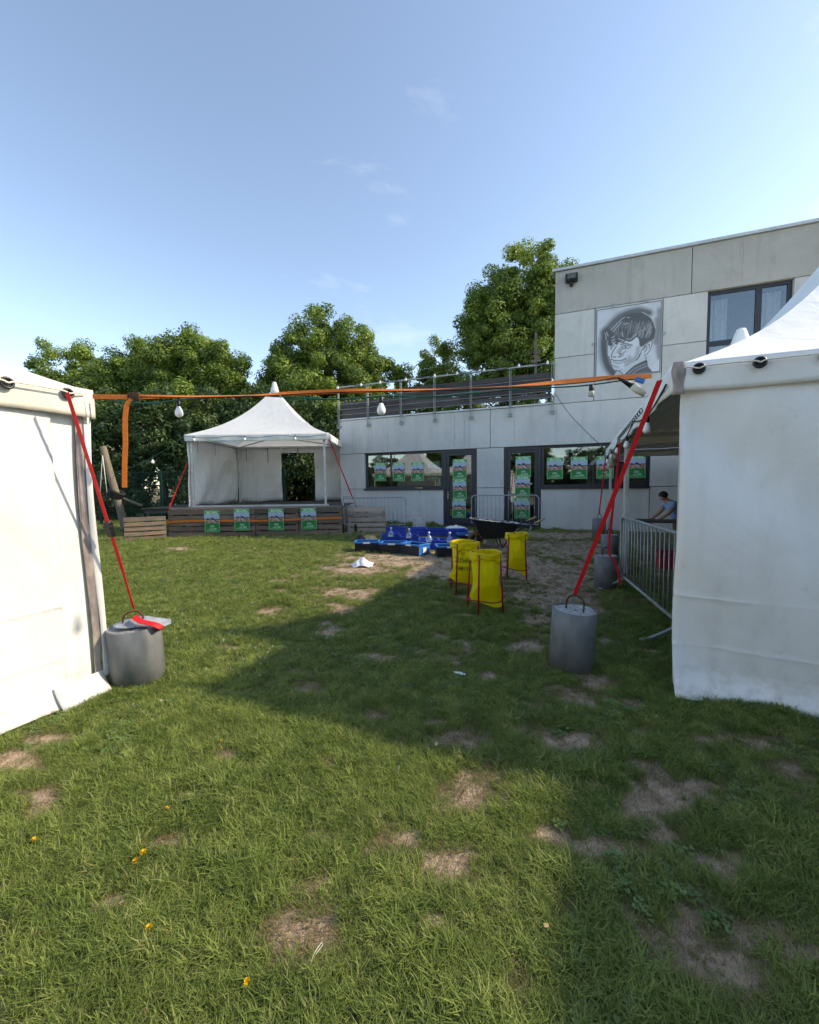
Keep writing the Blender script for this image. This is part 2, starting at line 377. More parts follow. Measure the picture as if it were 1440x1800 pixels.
# ------------------------------------------------------------------ ground with worn patches
PATCH = [(405, 1331, 20, 10), (581, 1341, 17, 12), (20, 1342, 60, 14), (75, 1408, 50, 20), (95, 1300, 40, 10), (785, 1522, 45, 26), (835, 1395, 45, 24),
 (542, 1562, 32, 20), (690, 1488, 38, 20), (520, 1640, 70, 46), (790, 1302, 46, 14), (755, 1272, 20, 8), (1195, 1392, 78, 36), (1150, 1350, 36, 18),
 (1000, 1302, 62, 22), (1045, 1384, 24, 11), (1108, 1420, 22, 26), (1068, 1490, 46, 22), (965, 1470, 26, 16), (1170, 1470, 18, 12), (1290, 1518, 48, 22),
 (1222, 1618, 26, 36), (1310, 1640, 66, 26), (1400, 1680, 60, 20), (1150, 1648, 26, 24), (1206, 1700, 22, 30), (1000, 1602, 18, 18), (915, 1742, 24, 44),
 (1045, 1200, 36, 16), (1008, 1235, 40, 18), (1370, 1350, 40, 14), (1340, 1305, 26, 10), (720, 985, 95, 16), (640, 1000, 60, 10), (625, 1042, 55, 12),
 (600, 1070, 22, 8), (780, 1002, 60, 16), (985, 1040, 90, 34), (940, 1000, 110, 26), (1000, 965, 90, 18), (900, 960, 80, 12), (930, 1140, 36, 10),
 (860, 1190, 20, 8), (318, 966, 22, 4), (580, 1108, 24, 8), (470, 1075, 20, 5), (230, 1160, 24, 9), (950, 1090, 40, 12), (1060, 1130, 20, 8),
 (560, 1470, 26, 12), (300, 1480, 30, 14), (1130, 1290, 22, 9), (690, 1570, 20, 14), (1100, 1600, 24, 12), (340, 1400, 24, 8), (860, 940, 160, 5), (1010, 943, 60, 7), (760, 1625, 26, 12), (210, 1590, 24, 14), (1250, 1300, 36, 9)]
_r = np.random.default_rng(31)
SMALL = [(x_, y_, a_, a_ * _r.uniform(.5, 1)) for x_, y_, a_ in zip(_r.uniform(-2.4, 4.2, 150), _r.uniform(1.2, 7.5, 150), _r.uniform(.05, .17, 150)) if _r.uniform() < .35 + .5 * (x_ > 0)]
def bare_mask(x, y):
    x = np.asarray(x, float); y = np.asarray(y, float)
    P = np.stack([x, y, gz(x, y)], -1); q = P - CAM; k = np.maximum(q @ c_f, .3)
    px = 720 + F * (q @ c_r) / k; py = 900 - F * (q @ c_u) / k
    w = fnoise(x * 3.1, y * 3.1, 3, 4); w2 = fnoise(x * 13, y * 13, 5, 3); w3 = fnoise(x * 37, y * 37, 6, 2); m = np.zeros_like(x)
    for (cx, cy, a, b) in PATCH:
        d = np.sqrt(((px - cx) / a) ** 2 + ((py - cy) / b) ** 2); core = smooth((1.52 - d + .6 * w + .8 * w2 + .55 * w3) * 1.05); m = np.maximum(m, np.maximum(core, .5 * smooth((2.1 - d + .8 * w + .9 * w2 + .7 * w3) * .7)))
    for (cx, cy, a, b) in SMALL:
        d = np.sqrt(((x - cx + .5 * (y - cy)) / a) ** 2 + ((y - cy) / b) ** 2); m = np.maximum(m, .9 * smooth(1.4 - d + .5 * w2 + .5 * w3))
    worn = .5 + .5 * fnoise(x * 1.3, y * 1.3, 11, 3)
    m = np.maximum(m, .75 * smooth((worn * .5 + .5 * w2 + .25 * w3 + .2 * w - .36) * 2.2))
    return np.clip(m, 0, 1)
fx = np.concatenate([-np.geomspace(600, 9.5, 16), np.arange(-9, 9.001, .07), np.geomspace(9.5, 600, 16)])
fy = np.concatenate([-np.geomspace(600, 1.0, 16), np.arange(.5, 16.01, .07), np.geomspace(16.6, 900, 18)])
GX, GY = np.meshgrid(fx, fy); GZ = gz(GX, GY)
mb = MB(); mb.grid(np.stack([GX, GY, GZ], -1))
me = mb.mesh('ground', MAT['ground'], True)
bare = np.where((np.abs(GX) < 12) & (GY > .4) & (GY < 18), bare_mask(np.clip(GX, -12, 12), np.clip(GY, .5, 18)), .15)
at = me.attributes.new('bare', 'FLOAT', 'POINT'); at.data.foreach_set('value', bare.ravel().astype(np.float32))
g = bpy.data.objects.new('ground', me); link(g); tag(g, 'lawn with worn patches of bare soil', 'lawn', kind='structure')

# ------------------------------------------------------------------ concrete building
bld = thing('concrete_building', 'two storey bare concrete building with dark window frames and a roof terrace', 'building', (B0[0], B0[1], 0), -A_B)
def b_box(name, mat, u0, u1, v0, v1, z0, z1, parent=None, bevel=0):
    return MB().box(u0, u1, v0, v1, z0, z1).build(name, MAT[mat], parent or bld, bevel=bevel)
ZS = fac(700, 859)[1]; ZL = fac(700, 794.5)[1]; ZP = fac(750, 728)[1]; ZT = fac(1000, 474)[1]
Z1, Z2 = fac(976, 553)[1], fac(976, 630)[1]
UW1a, UW1b = fac(641, 830)[0], fac(779, 830)[0]; UD1b = fac(838, 830)[0]; UD2a, UD2b = fac(886, 830)[0], fac(951, 830)[0]; UW2b = fac(1143, 830)[0]
UT = fac(975, 600)[0]; UPJ = fac(862, 750)[0]; UVJ = fac(1217, 470)[0]
UPa, UPb = fac(1047, 600)[0], fac(1163, 590)[0]; UWa, UWb = fac(1244, 560)[0], fac(1397, 492)[0]
UE = 16.0; ZB = -.3; G = .008
def panel(u0, u1, z0, z1, mat='concrete', v0=0.0):
    return b_box('wall_panel', mat, u0 + G, u1 - G, v0, v0 + .18, z0 + G, z1 - G, bevel=.006)
zs2 = ZS
panel(0, UW1a, ZS, ZL); panel(0, UW1b, ZB, ZS); panel(UD1b, UD2a, ZS, ZL); panel(UD1b, UD2a, ZB, ZS)
panel(UD2b, UW2b, ZB, ZS); panel(UW2b, UE, ZS, ZL); panel(UW2b, UE, ZB, ZS)
panel(0, UPJ, ZL, ZP); panel(UPJ, UVJ + .3, ZL, ZP); panel(UVJ + .3, UE, ZL, ZP)
ZR = ZP
panel(UT, UPa - .02, ZR, Z2); panel(UT, UPa - .02, Z2, Z1); panel(UPa - .02, UPb + .02, ZR, Z1); panel(UPb + .02, UWa, Z2, Z1); panel(UPb + .02, UWa, ZR, Z2)
panel(UWa, UWb, ZR, Z2 - .75); panel(UWb, UE, ZR, Z1)
ujj = fac(1015, 500)[0]
panel(UT, UVJ, Z1, ZT, 'concrete_top'); panel(UVJ, UE, Z1, ZT, 'concrete_top')
for (u, z0, z1, w) in ((.55, ZL + .05, ZP - .12, .006), (1.35, ZL + .1, ZP - .2, .006), (1.95, ZL + .05, ZP - .05, .003), (4.4, ZL + .05, ZP - .1, .006), (4.75, ZL + .1, ZP - .02, .004), (6.35, ZL + .12, ZP - .3, .006), (7.6, ZL + .05, ZP - .1, .004), (.45, ZS + .2, ZL - .1, .003), (7.6, ZS - 1.0, ZS - .2, .004), (UT + .45, Z1 + .05, ZT - .1, .003), (UVJ + 1.1, Z1 + .1, ZT - .15, .004)):
    zz = np.linspace(z0, z1, 14); MB().ribbon(np.c_[u + .02 * np.cumsum(RNG.normal(0, .35, 14)), np.full(14, -.0012), zz], (1, 0, 0), w * RNG.uniform(.4, 1.2, 14), .0015).build('hairline_crack', MAT['joint'], bld)
# shell behind the panels: side walls, roofs, floors, back wall, room partitions
D = 7.0
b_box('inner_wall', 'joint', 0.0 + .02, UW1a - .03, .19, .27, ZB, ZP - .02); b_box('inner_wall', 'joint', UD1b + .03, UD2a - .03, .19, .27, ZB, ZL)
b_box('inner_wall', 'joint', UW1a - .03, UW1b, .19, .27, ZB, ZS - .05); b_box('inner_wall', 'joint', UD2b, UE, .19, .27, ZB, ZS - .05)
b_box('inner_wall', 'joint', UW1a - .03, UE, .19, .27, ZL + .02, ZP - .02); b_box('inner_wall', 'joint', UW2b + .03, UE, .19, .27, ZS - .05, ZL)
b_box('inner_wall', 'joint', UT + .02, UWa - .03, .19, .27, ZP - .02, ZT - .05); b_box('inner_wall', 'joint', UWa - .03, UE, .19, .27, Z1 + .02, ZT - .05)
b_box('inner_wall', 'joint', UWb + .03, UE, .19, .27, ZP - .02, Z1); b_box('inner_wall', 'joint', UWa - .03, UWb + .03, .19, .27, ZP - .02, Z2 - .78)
b_box('side_wall', 'concrete', -.0, .18, .19, D, ZB, ZP - .01); b_box('side_wall', 'concrete', UE - .2, UE, .3, D, ZB, ZT); b_box('back_wall', 'concrete', .19, UT - .01, D, D + .2, ZB, ZP - .3); b_box('back_wall', 'concrete', UT, UE - .21, D, D + .2, ZB, ZT - .3)
b_box('side_wall', 'concrete', UT, UT + .18, .19, D, ZP - .3, ZT - .01)
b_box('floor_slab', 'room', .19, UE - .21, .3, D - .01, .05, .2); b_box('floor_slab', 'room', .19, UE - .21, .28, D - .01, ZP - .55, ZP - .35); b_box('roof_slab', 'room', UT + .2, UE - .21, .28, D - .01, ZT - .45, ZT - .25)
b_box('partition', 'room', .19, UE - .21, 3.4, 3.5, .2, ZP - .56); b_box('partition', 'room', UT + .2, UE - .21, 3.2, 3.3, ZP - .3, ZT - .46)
b_box('parapet_cap', 'flashing', -.03, UT - .01, -.04, .3, ZP + .002, ZP + .05); b_box('parapet_cap', 'flashing', UT - .08, UE, -.06, .34, ZT + .002, ZT + .075)
b_box('terrace_floor', 'deck', .2, UT - .02, .32, D, ZP - .34, ZP - .28)

def window(u0, u1, z0, z1, mull=(), trans=(), fw=.075, vpos=.10):
    w = MB(); d0, d1 = vpos, vpos + .08
    w.box(u0, u1, d0, d1, z1 - fw, z1).box(u0, u1, d0, d1, z0, z0 + fw).box(u0, u0 + fw, d0, d1, z0 + fw, z1 - fw).box(u1 - fw, u1, d0, d1, z0 + fw, z1 - fw)
    for (m, a, b) in mull: w.box(m - fw * .8, m + fw * .8, d0, d1, a + (fw if a == z0 else 0), b - (fw if b == z1 else 0))
    for (z, a, b) in trans: w.box(a + fw * .9, b - fw * .9, d0 + .001, d1 - .001, z - fw * .8, z + fw * .8)
    wo = w.build('window', MAT['anthracite'], bld)
    p = MB().box(u0 + fw * .8, u1 - fw * .8, vpos + .035, vpos + .041, z0 + fw * .8, z1 - fw * .8).build('pane', MAT['glass'], wo)
    return wo
G2 = .005
w1 = window(UW1a + G2, UW1b - G2, ZS + G2, ZL - G2); w2 = window(UD2b + G2, UW2b - G2, ZS + G2, ZL - G2)
for a, b, w in ((UW1a, UW1b, w1), (UD2b, UW2b, w2)): MB().box(a - .03, b, -.05, .1, ZS - .05, ZS + .004).build('sill', MAT['anthracite'], w)
def door(u0, u1, z0, z1, hinge):
    fw = .085; w = MB(); w.box(u0, u1, .06, .14, z1 - fw, z1).box(u0, u0 + fw, .06, .14, z0, z1 - fw).box(u1 - fw, u1, .06, .14, z0, z1 - fw)
    d = w.build('door', MAT['anthracite'], bld); a, b, c, e = u0 + fw + .006, u1 - fw - .006, z0 + .02, z1 - fw - .006; sw = .10
    lf = MB().box(a, b, .075, .135, e - sw, e).box(a, b, .075, .135, c, c + .2).box(a, a + sw, .075, .135, c + .2, e - sw).box(b - sw, b, .075, .135, c + .2, e - sw).build('door_leaf', MAT['anthracite'], d)
    MB().box(a + sw * .8, b - sw * .8, .1, .106, c + .16, e - sw * .8).build('pane', MAT['glass'], d)
    hx = a + .05 if hinge > 0 else b - .05
    MB().tube([(hx, .075, 1.25), (hx, .03, 1.25), (hx + hinge * .11, .03, 1.25)], .011, 8).box(hx - .018, hx + .018, .066, .076, 1.1, 1.36).build('handle', MAT['galv'], d)
    MB().box(u0, u1, -.12, .2, z0 - .12, z0).build('threshold', MAT['anthracite'], d)
    return d
ZD = fac(808, 922)[1]; ZD2 = fac(920, 930)[1]
door(UW1b + G2, UD1b - G2, ZD, ZL - G2, 1); door(UD2a + G2, UD2b - G2, ZD, ZL - G2, 1)
uz0 = Z2 - .75
w3 = window(UWa + G2, UWb - G2, uz0, Z1 - G2, mull=((fac(1337, 530)[0], uz0, Z1 - G2),), trans=((fac(1245, 603)[1], UWa, fac(1337, 530)[0]),), fw=.08)
# net curtains in the upper room
def curtain(u0, u1):
    s = np.linspace(0, 1, 60); P = np.array([[(u0 + (u1 - u0) * t, .42 + .035 * math.sin(t * 34) + .02 * math.sin(t * 13), z) for z in (uz0 + .1, Z1 - .12)] for t in s])
    MB().grid(P).build('curtain', MAT['curtain'], bld, True)
curtain(UWa + .12, UWa + .55); curtain(UWb - .55, UWb - .1)
# flood lamp under the roof edge, painting clips and drill marks
fl = thing('floodlight', 'dark square floodlight fixed below the roof edge of the concrete building', 'floodlight', (0, 0, 0))
def FW(u, v, z): return B0 + u * U + v * V + np.array([0, 0, z])
fu, fz = fac(1005, 494); fl.location = FW(fu, -.0, fz); fl.rotation_euler = (0, 0, -A_B)
MB().box(-.17, .17, -.16, -.02, -.06, .16).box(-.15, .15, -.18, -.16, -.03, .14).build('housing', MAT['black'], fl, bevel=.012)
MB().box(-.11, .11, -.192, -.181, 0, .12).build('lens', MAT['wire'], fl)
MB().box(-.05, .05, -.12, .002, -.15, -.06).box(-.02, .02, -.1, -.06, -.2, -.15).build('bracket', MAT['black'], fl)

# ------------------------------------------------------------------ painted portrait board
NA, NB = 150, 176
aa, bb = np.meshgrid(np.linspace(0, 1, NA), np.linspace(0, 1, NB))
zx = 165 + 1110 * aa; zy = (245 - 160 * aa) + (1175 + 45 * aa) * bb
def seg_dist(pl):
    pl = np.asarray(pl, float); d = np.full(zx.shape, 1e9)
    for (x0, y0), (x1, y1) in zip(pl[:-1], pl[1:]):
        L2 = (x1 - x0) ** 2 + (y1 - y0) ** 2 + 1e-9; t = np.clip(((zx - x0) * (x1 - x0) + (zy - y0) * (y1 - y0)) / L2, 0, 1)
        d = np.minimum(d, np.hypot(zx - x0 - t * (x1 - x0), zy - y0 - t * (y1 - y0)))
    return d
def inside(pl):
    r = np.zeros(zx.shape, bool); n = len(pl)
    for i in range(n):
        (x0, y0), (x1, y1) = pl[i], pl[(i + 1) % n]
        c = ((y0 > zy) != (y1 > zy)); r ^= c & (zx < (x1 - x0) * (zy - y0) / (y1 - y0 + 1e-9) + x0)
    return r
img = .60 + .12 * fnoise(zx / 130, zy / 130, 21, 4)
def stroke(pl, w, val, k=1.0):
    global img
    d = seg_dist(spline(pl, 8 * len(pl))); a = k * np.clip(1.3 - d / w, 0, 1) ** 1.2; img = img * (1 - np.clip(a, 0, 1)) + val * np.clip(a, 0, 1)
def fill(pl, val, soft=8, k=1.0):
    global img
    q = spline(pl + [pl[0]], 6 * len(pl)); ins = inside([tuple(p) for p in q]); d = seg_dist(q); a = k * np.where(ins, 1, np.clip(1 - d / soft, 0, 1)); img = img * (1 - a) + val * a
stroke([(335, 640), (310, 780), (318, 960), (360, 1150), (440, 1290), (540, 1370)], 105, .09, .95)
stroke([(320, 640), (430, 500), (560, 380), (720, 300), (900, 260), (1060, 300)], 85, .10, .9)
stroke([(1235, 260), (1240, 500), (1230, 800), (1250, 1050)], 60, .17, .7); stroke([(1190, 420), (1205, 620), (1170, 800)], 55, .16, .6)
hair = [(312, 650), (345, 600), (420, 590), (500, 480), (600, 375), (760, 312), (900, 300), (1040, 340), (1125, 430), (1168, 540), (1168, 640), (1145, 740), (1080, 770), (1020, 820), (960, 868), (928, 850), (918, 770), (890, 712), (850, 712), (800, 760), (740, 782), (690, 765), (640, 805), (560, 792), (540, 835), (480, 805), (440, 835), (392, 842), (385, 765), (340, 750)]
face = [(392, 830), (480, 800), (560, 790), (700, 760), (850, 700), (905, 718), (930, 840), (1000, 830), (1080, 770), (1128, 790), (1110, 900), (1060, 980), (1012, 1015), (1000, 1050), (870, 1105), (760, 1185), (640, 1260), (560, 1290), (490, 1270), (450, 1200), (428, 1110), (392, 1040), (386, 940)]
fill(face, .62, 10); face_in = inside([tuple(p) for p in spline(face + [face[0]], 120)])
img = np.where(face_in, img + .05 * fnoise(zx / 60, zy / 60, 8, 3), img)
stroke([(900, 900), (880, 1010), (820, 1100), (700, 1190)], 45, .30, .7); stroke([(620, 900), (570, 960), (590, 1000)], 40, .26, .7); stroke([(760, 1060), (740, 1110)], 40, .27, .6); stroke([(480, 1200), (560, 1230)], 28, .30, .6)
stroke([(700, 970), (780, 985), (820, 1010)], 30, .64, .8); stroke([(540, 1020), (560, 1010)], 22, .66, .9); stroke([(480, 900), (455, 1000)], 14, .62, .8)
fill(hair, .11, 14)
r = np.random.default_rng(4)
for i in range(70):
    x0, y0 = r.uniform(840, 1140), r.uniform(430, 620); stroke([(x0, y0), (x0 - r.uniform(5, 30), y0 + 50), (x0 - r.uniform(10, 40), y0 + r.uniform(80, 140))], 5, r.uniform(.18, .42), .75)
for i in range(46):
    x0, y0 = r.uniform(480, 860), r.uniform(420, 640); stroke([(x0, y0), (x0 + r.uniform(-25, 15), y0 + 45), (x0 + r.uniform(-40, 10), y0 + r.uniform(70, 130))], 5, r.uniform(.17, .36), .75)
for pl in ([(430, 590), (510, 500), (600, 410), (660, 370)], [(460, 620), (540, 530), (600, 450)], [(320, 640), (340, 690), (345, 750)], [(350, 620), (380, 690)], [(620, 620), (640, 700)], [(700, 735), (760, 745), (820, 700), (870, 660)], [(640, 490), (720, 470)], [(700, 370), (740, 380)], [(960, 290), (1060, 350), (1130, 430), (1175, 560)], [(440, 720), (490, 700)], [(440, 770), (500, 745)], [(450, 800), (510, 790)], [(560, 740), (640, 760)], [(600, 790), (660, 770)]):
    stroke(pl, 8, .58, .85)
for pl, w in (([(600, 838), (690, 822), (800, 850)], 11), ([(620, 868), (690, 850), (770, 868)], 8), ([(630, 895), (700, 912), (765, 885)], 7), ([(398, 838), (440, 842), (490, 848)], 11), ([(405, 868), (440, 858), (475, 872)], 7), ([(415, 915), (450, 922)], 6),
              ([(530, 860), (480, 940), (440, 1030), (446, 1065)], 10), ([(470, 1045), (500, 1060), (520, 1040)], 10), ([(590, 985), (615, 1015), (600, 1050), (560, 1048)], 10), ([(690, 955), (640, 990), (650, 1030)], 8), ([(690, 1065), (700, 1110), (670, 1150)], 8),
              ([(445, 1092), (500, 1112), (580, 1118), (650, 1098), (690, 1080)], 11), ([(470, 1130), (540, 1160), (620, 1150), (670, 1115)], 7), ([(392, 1040), (428, 1110), (450, 1200), (490, 1270), (570, 1292)], 9), ([(570, 1292), (700, 1235), (870, 1108), (940, 1010), (960, 930), (1020, 850), (1085, 785), (1125, 790), (1110, 900), (1060, 985), (1010, 1020), (1000, 1060)], 8),
              ([(985, 930), (1030, 865), (1045, 900), (1005, 975)], 9), ([(1060, 850), (1085, 830), (1080, 900)], 8), ([(930, 1000), (905, 1060), (870, 1100)], 8)):
    stroke(pl, w, .07, .95)
stroke([(684, 876), (690, 880)], 20, .04); stroke([(436, 886), (440, 890)], 18, .04); stroke([(700, 868), (703, 870)], 6, .7); stroke([(430, 878), (432, 880)], 6, .7)
stroke([(490, 1124), (570, 1136), (640, 1120)], 7, .6, .8)
fill([(585, 1300), (870, 1115), (1012, 1040), (1032, 1105), (840, 1205), (690, 1345)], .55, 6)
fill([(690, 1352), (840, 1215), (1038, 1112), (1060, 1200), (1140, 1310), (1150, 1460), (560, 1460)], .13, 6)
fill([(520, 1330), (570, 1300), (650, 1350), (640, 1460), (480, 1460)], .48, 6)
for pl in ([(730, 1350), (850, 1250), (1050, 1160)], [(780, 1370), (900, 1270), (1062, 1205)]): stroke(pl, 8, .42, .8)
for pl in ([(585, 1300), (640, 1340), (660, 1420)], [(690, 1348), (840, 1210), (1036, 1108)], [(1032, 1050), (1040, 1120), (1060, 1200)]): stroke(pl, 8, .05)
edge = np.minimum(np.minimum(aa, 1 - aa) * .85, np.minimum(bb, 1 - bb)); img = np.where(edge < .012, .2, np.clip(img, .02, .85))
zt = fac(1100, 538)[1]; zb = zt - (UPb - UPa) * 1.16
pn = thing('portrait_board', 'grey spray painted portrait of a smiling curly haired boy on the concrete wall', 'painting', FW((UPa + UPb) / 2, 0, zb), -A_B)
W2 = (UPb - UPa) / 2 - .01
mb = MB(); mb.grid(np.stack([-W2 + 2 * W2 * aa, np.full_like(aa, -.042), (zt - zb) * (1 - bb)], -1))
me = mb.mesh('picture', MAT['portrait'])
ca = me.attributes.new('Col', 'FLOAT_COLOR', 'POINT'); v = img.ravel(); ca.data.foreach_set('color', np.c_[v * .95, v * 1.0, v * 1.06, np.ones_like(v)].astype(np.float32).ravel())
o = bpy.data.objects.new('picture', me); link(o, pn)
MB().box(-W2, W2, -.041, -.001, .0, zt - zb).build('board', MAT['galv'], pn)
for (u, z, a, b) in ((-.42, zt - zb, .07, .12), (.42, zt - zb, .07, .12), (-W2 - .12, .95, .12, .07), (W2, 1.0, .12, .07), (.1, -.13, .07, .13), (-.5, -.13, .07, .13)):
    MB().box(u, u + a, -.02, -.001, z + .001, z + b).build('clip', MAT['galv'], pn)

# ------------------------------------------------------------------ posters (shared print)
pw, ph = 31, 45
pa, pb = np.meshgrid(np.linspace(0, 1, pw), np.linspace(1, 0, ph))      # pb = height from bottom
pc = np.zeros((ph, pw, 3)); r = np.random.default_rng(12)
pc[:] = (.17, .42, .17)
pc[pb > .82] = (.12, .46, .20); t = (pb > .86) & (pb < .95) & (pa > .12) & (pa < .88); n_ = r.uniform(0, 1, pa.shape); pc[t & (n_ > .45)] = (.62, .74, .6)
pc[(pb > .9) & ((pa < .15) | (pa > .85)) & (n_ > .35)] = (.015, .16, .05); pc[(pb > .955)] = (.30, .58, .28)
sk = (pb <= .82) & (pb > .60); pc[sk] = (.36, .47, .60); pc[sk & (n_ > .7)] = (.46, .55, .66)
tr = ((np.hypot((pa - .24) / .11, (pb - .60) / .06) < 1) | (np.hypot((pa - .52) / .12, (pb - .615) / .065) < 1) | ((pb < .62) & (pb > .55) & (n_ > .35))); pc[tr & (pb < .7)] = (.03, .035, .06)
cr = (pb <= .57) & (pb > .41); cc = np.array([(.40, .07, .05), (.60, .50, .42), (.10, .06, .06), (.52, .20, .11), (.62, .60, .58), (.24, .11, .07)]); pc[cr] = cc[r.integers(0, 6, cr.sum())]
gb = (pb <= .41) & (pb > .04) & (pa > .05) & (pa < .95); pc[gb] = (.010, .21, .055)
for z, a, b in ((.30, .38, .66), (.245, .3, .62), (.19, .42, .78), (.14, .28, .8), (.10, .15, .85)): pc[(np.abs(pb - z) < .012) & (pa > a) & (pa < b) & (n_ > .2)] = (.5, .68, .52)
mb = MB(); PWD, PHT = .465, .66
mb.grid(np.stack([(pa - .5) * PWD, .004 * np.sin(pa * 3.1) + .003 * np.sin(pb * 5), pb * PHT], -1))
poster_me = mb.mesh('poster', MAT['poster']); ca = poster_me.attributes.new('Col', 'FLOAT_COLOR', 'POINT')
ca.data.foreach_set('color', np.c_[pc.reshape(-1, 3), np.ones(pw * ph)].astype(np.float32).ravel())
def poster(P, rz, label, group, tilt=0, lean=0):
    o = bpy.data.objects.new('event_poster', poster_me); link(o); o.location = P; o.rotation_euler = (lean, tilt + float(RNG.normal(0, .014)), rz + float(RNG.normal(0, .004))); return tag(o, label, 'poster', group)
ORD = ['first', 'second', 'third', 'fourth', 'fifth']
def b_posters(lst, v, fmt, group):
    for i, (px, py, t) in enumerate(lst):
        u, z = fac(px, py); poster(FW(u, .17 if px == 760 else v, z), -A_B, fmt % ORD[i], group, t)
gp = 'green event posters'
b_posters([(666, 845.5, .01), (699, 845.5, 0), (732, 845.5, 0), (760, 844.5, .01)][::-1], .124, 'green event poster behind the long window left of the doors, %s from the glass door', gp)
b_posters([(807, 842, 0), (807.5, 877, 0), (806, 911, .01)], .086, 'green event poster on the glass door beside the long window, %s from the top', gp)
b_posters([(919.5, 839, 0), (917.5, 873, -.01), (917, 911.5, 0)], .086, 'green event poster on the glass door behind the crowd barrier, %s from the top', gp)
b_posters([(975, 842, 0), (1017.5, 841.5, .005), (1064, 841, 0), (1120, 840, 0)], .124, 'green event poster behind the window beside the right tent, %s from the glass door', gp)

# ------------------------------------------------------------------ roof terrace railing
rl = thing('terrace_railing', 'galvanised steel railing with grey wooden boards along the roof terrace', 'railing', FW(0, 0, ZP), -A_B)
ZRL = fac(600, 683)[1] - ZP; RH = (fac(597, 681)[1] + fac(974, 639)[1]) / 2 - ZP
pus = [fac(590 + x / 3.6, 700)[0] for x in (24, 208, 418, 630, 860, 1107, 1372)]
for i, u in enumerate(pus):
    MB().box(u - .03, u - .018, -.09, -.05, -.28, RH - .04).box(u + .018, u + .03, -.09, -.05, -.28, RH - .04).build('post', MAT['galv'], rl)
    MB().box(u - .06, u + .06, -.05, -.002, -.27, -.19).box(u - .07, u + .07, -.1, -.05, -.285, -.255).build('foot_plate', MAT['galv'], rl)
MB().box(pus[0] - .06, pus[-1] + .05, -.105, -.04, RH - .04, RH + .005).build('top_rail', MAT['galv'], rl)
for k in range(4):
    z = .2 + k * .19; MB().tube([(pus[0], -.07, z), (pus[3], -.07, z - .004), (pus[-1], -.07, z)], .007, 6).build('rod', MAT['galv'], rl)
for k in range(6):
    z0 = .06 + k * .155; cuts = [pus[0] + .05, pus[2], pus[4] - .4 + .3 * (k % 2), pus[-1] - .02]
    for j in range(3):
        if (k == 5 and j == 0) or (k == 0 and j > 0) or (k == 4 and j == 0): continue
        dz = [0, .0, .0][j] + RNG.normal(0, .004)
        MB().box(cuts[j] + .004, cuts[j + 1] - .004, .05, .075, z0 + dz, z0 + dz + .147, jit=.002).build('board', MAT['greywood'], rl)
for u in (pus[0] + .2, pus[2], pus[3], pus[4], pus[5], pus[6] - .1):
    MB().box(u - .04, u + .04, .08, .13, -.3, .85).build('board_post', MAT['greywood'], rl)
# wooden mast with two nailed cross boards on the terrace
p0 = at_depth(942, 640, 15.2); ms = thing('wooden_mast', 'thin wooden mast with short nailed crosspieces on the roof terrace', 'mast', (p0[0], p0[1], ZP - .28))
zt_ = at_depth(941, 585, 15.2)[2] - ms.location.z
MB().box(-.035, .035, -.03, .03, 0, zt_).build('mast_pole', MAT['paleWood'], ms)
for k, (z, a) in enumerate(((zt_ - .85, .5), (zt_ - 1.0, -.15), (zt_ - .72, -.35))):
    MB().box(-.19, .17, -.05, -.031, -.04, .04, Matrix.Translation((0, 0, z)) @ Matrix.Rotation(a, 4, 'Y')).build('crosspiece', MAT['paleWood'], ms)

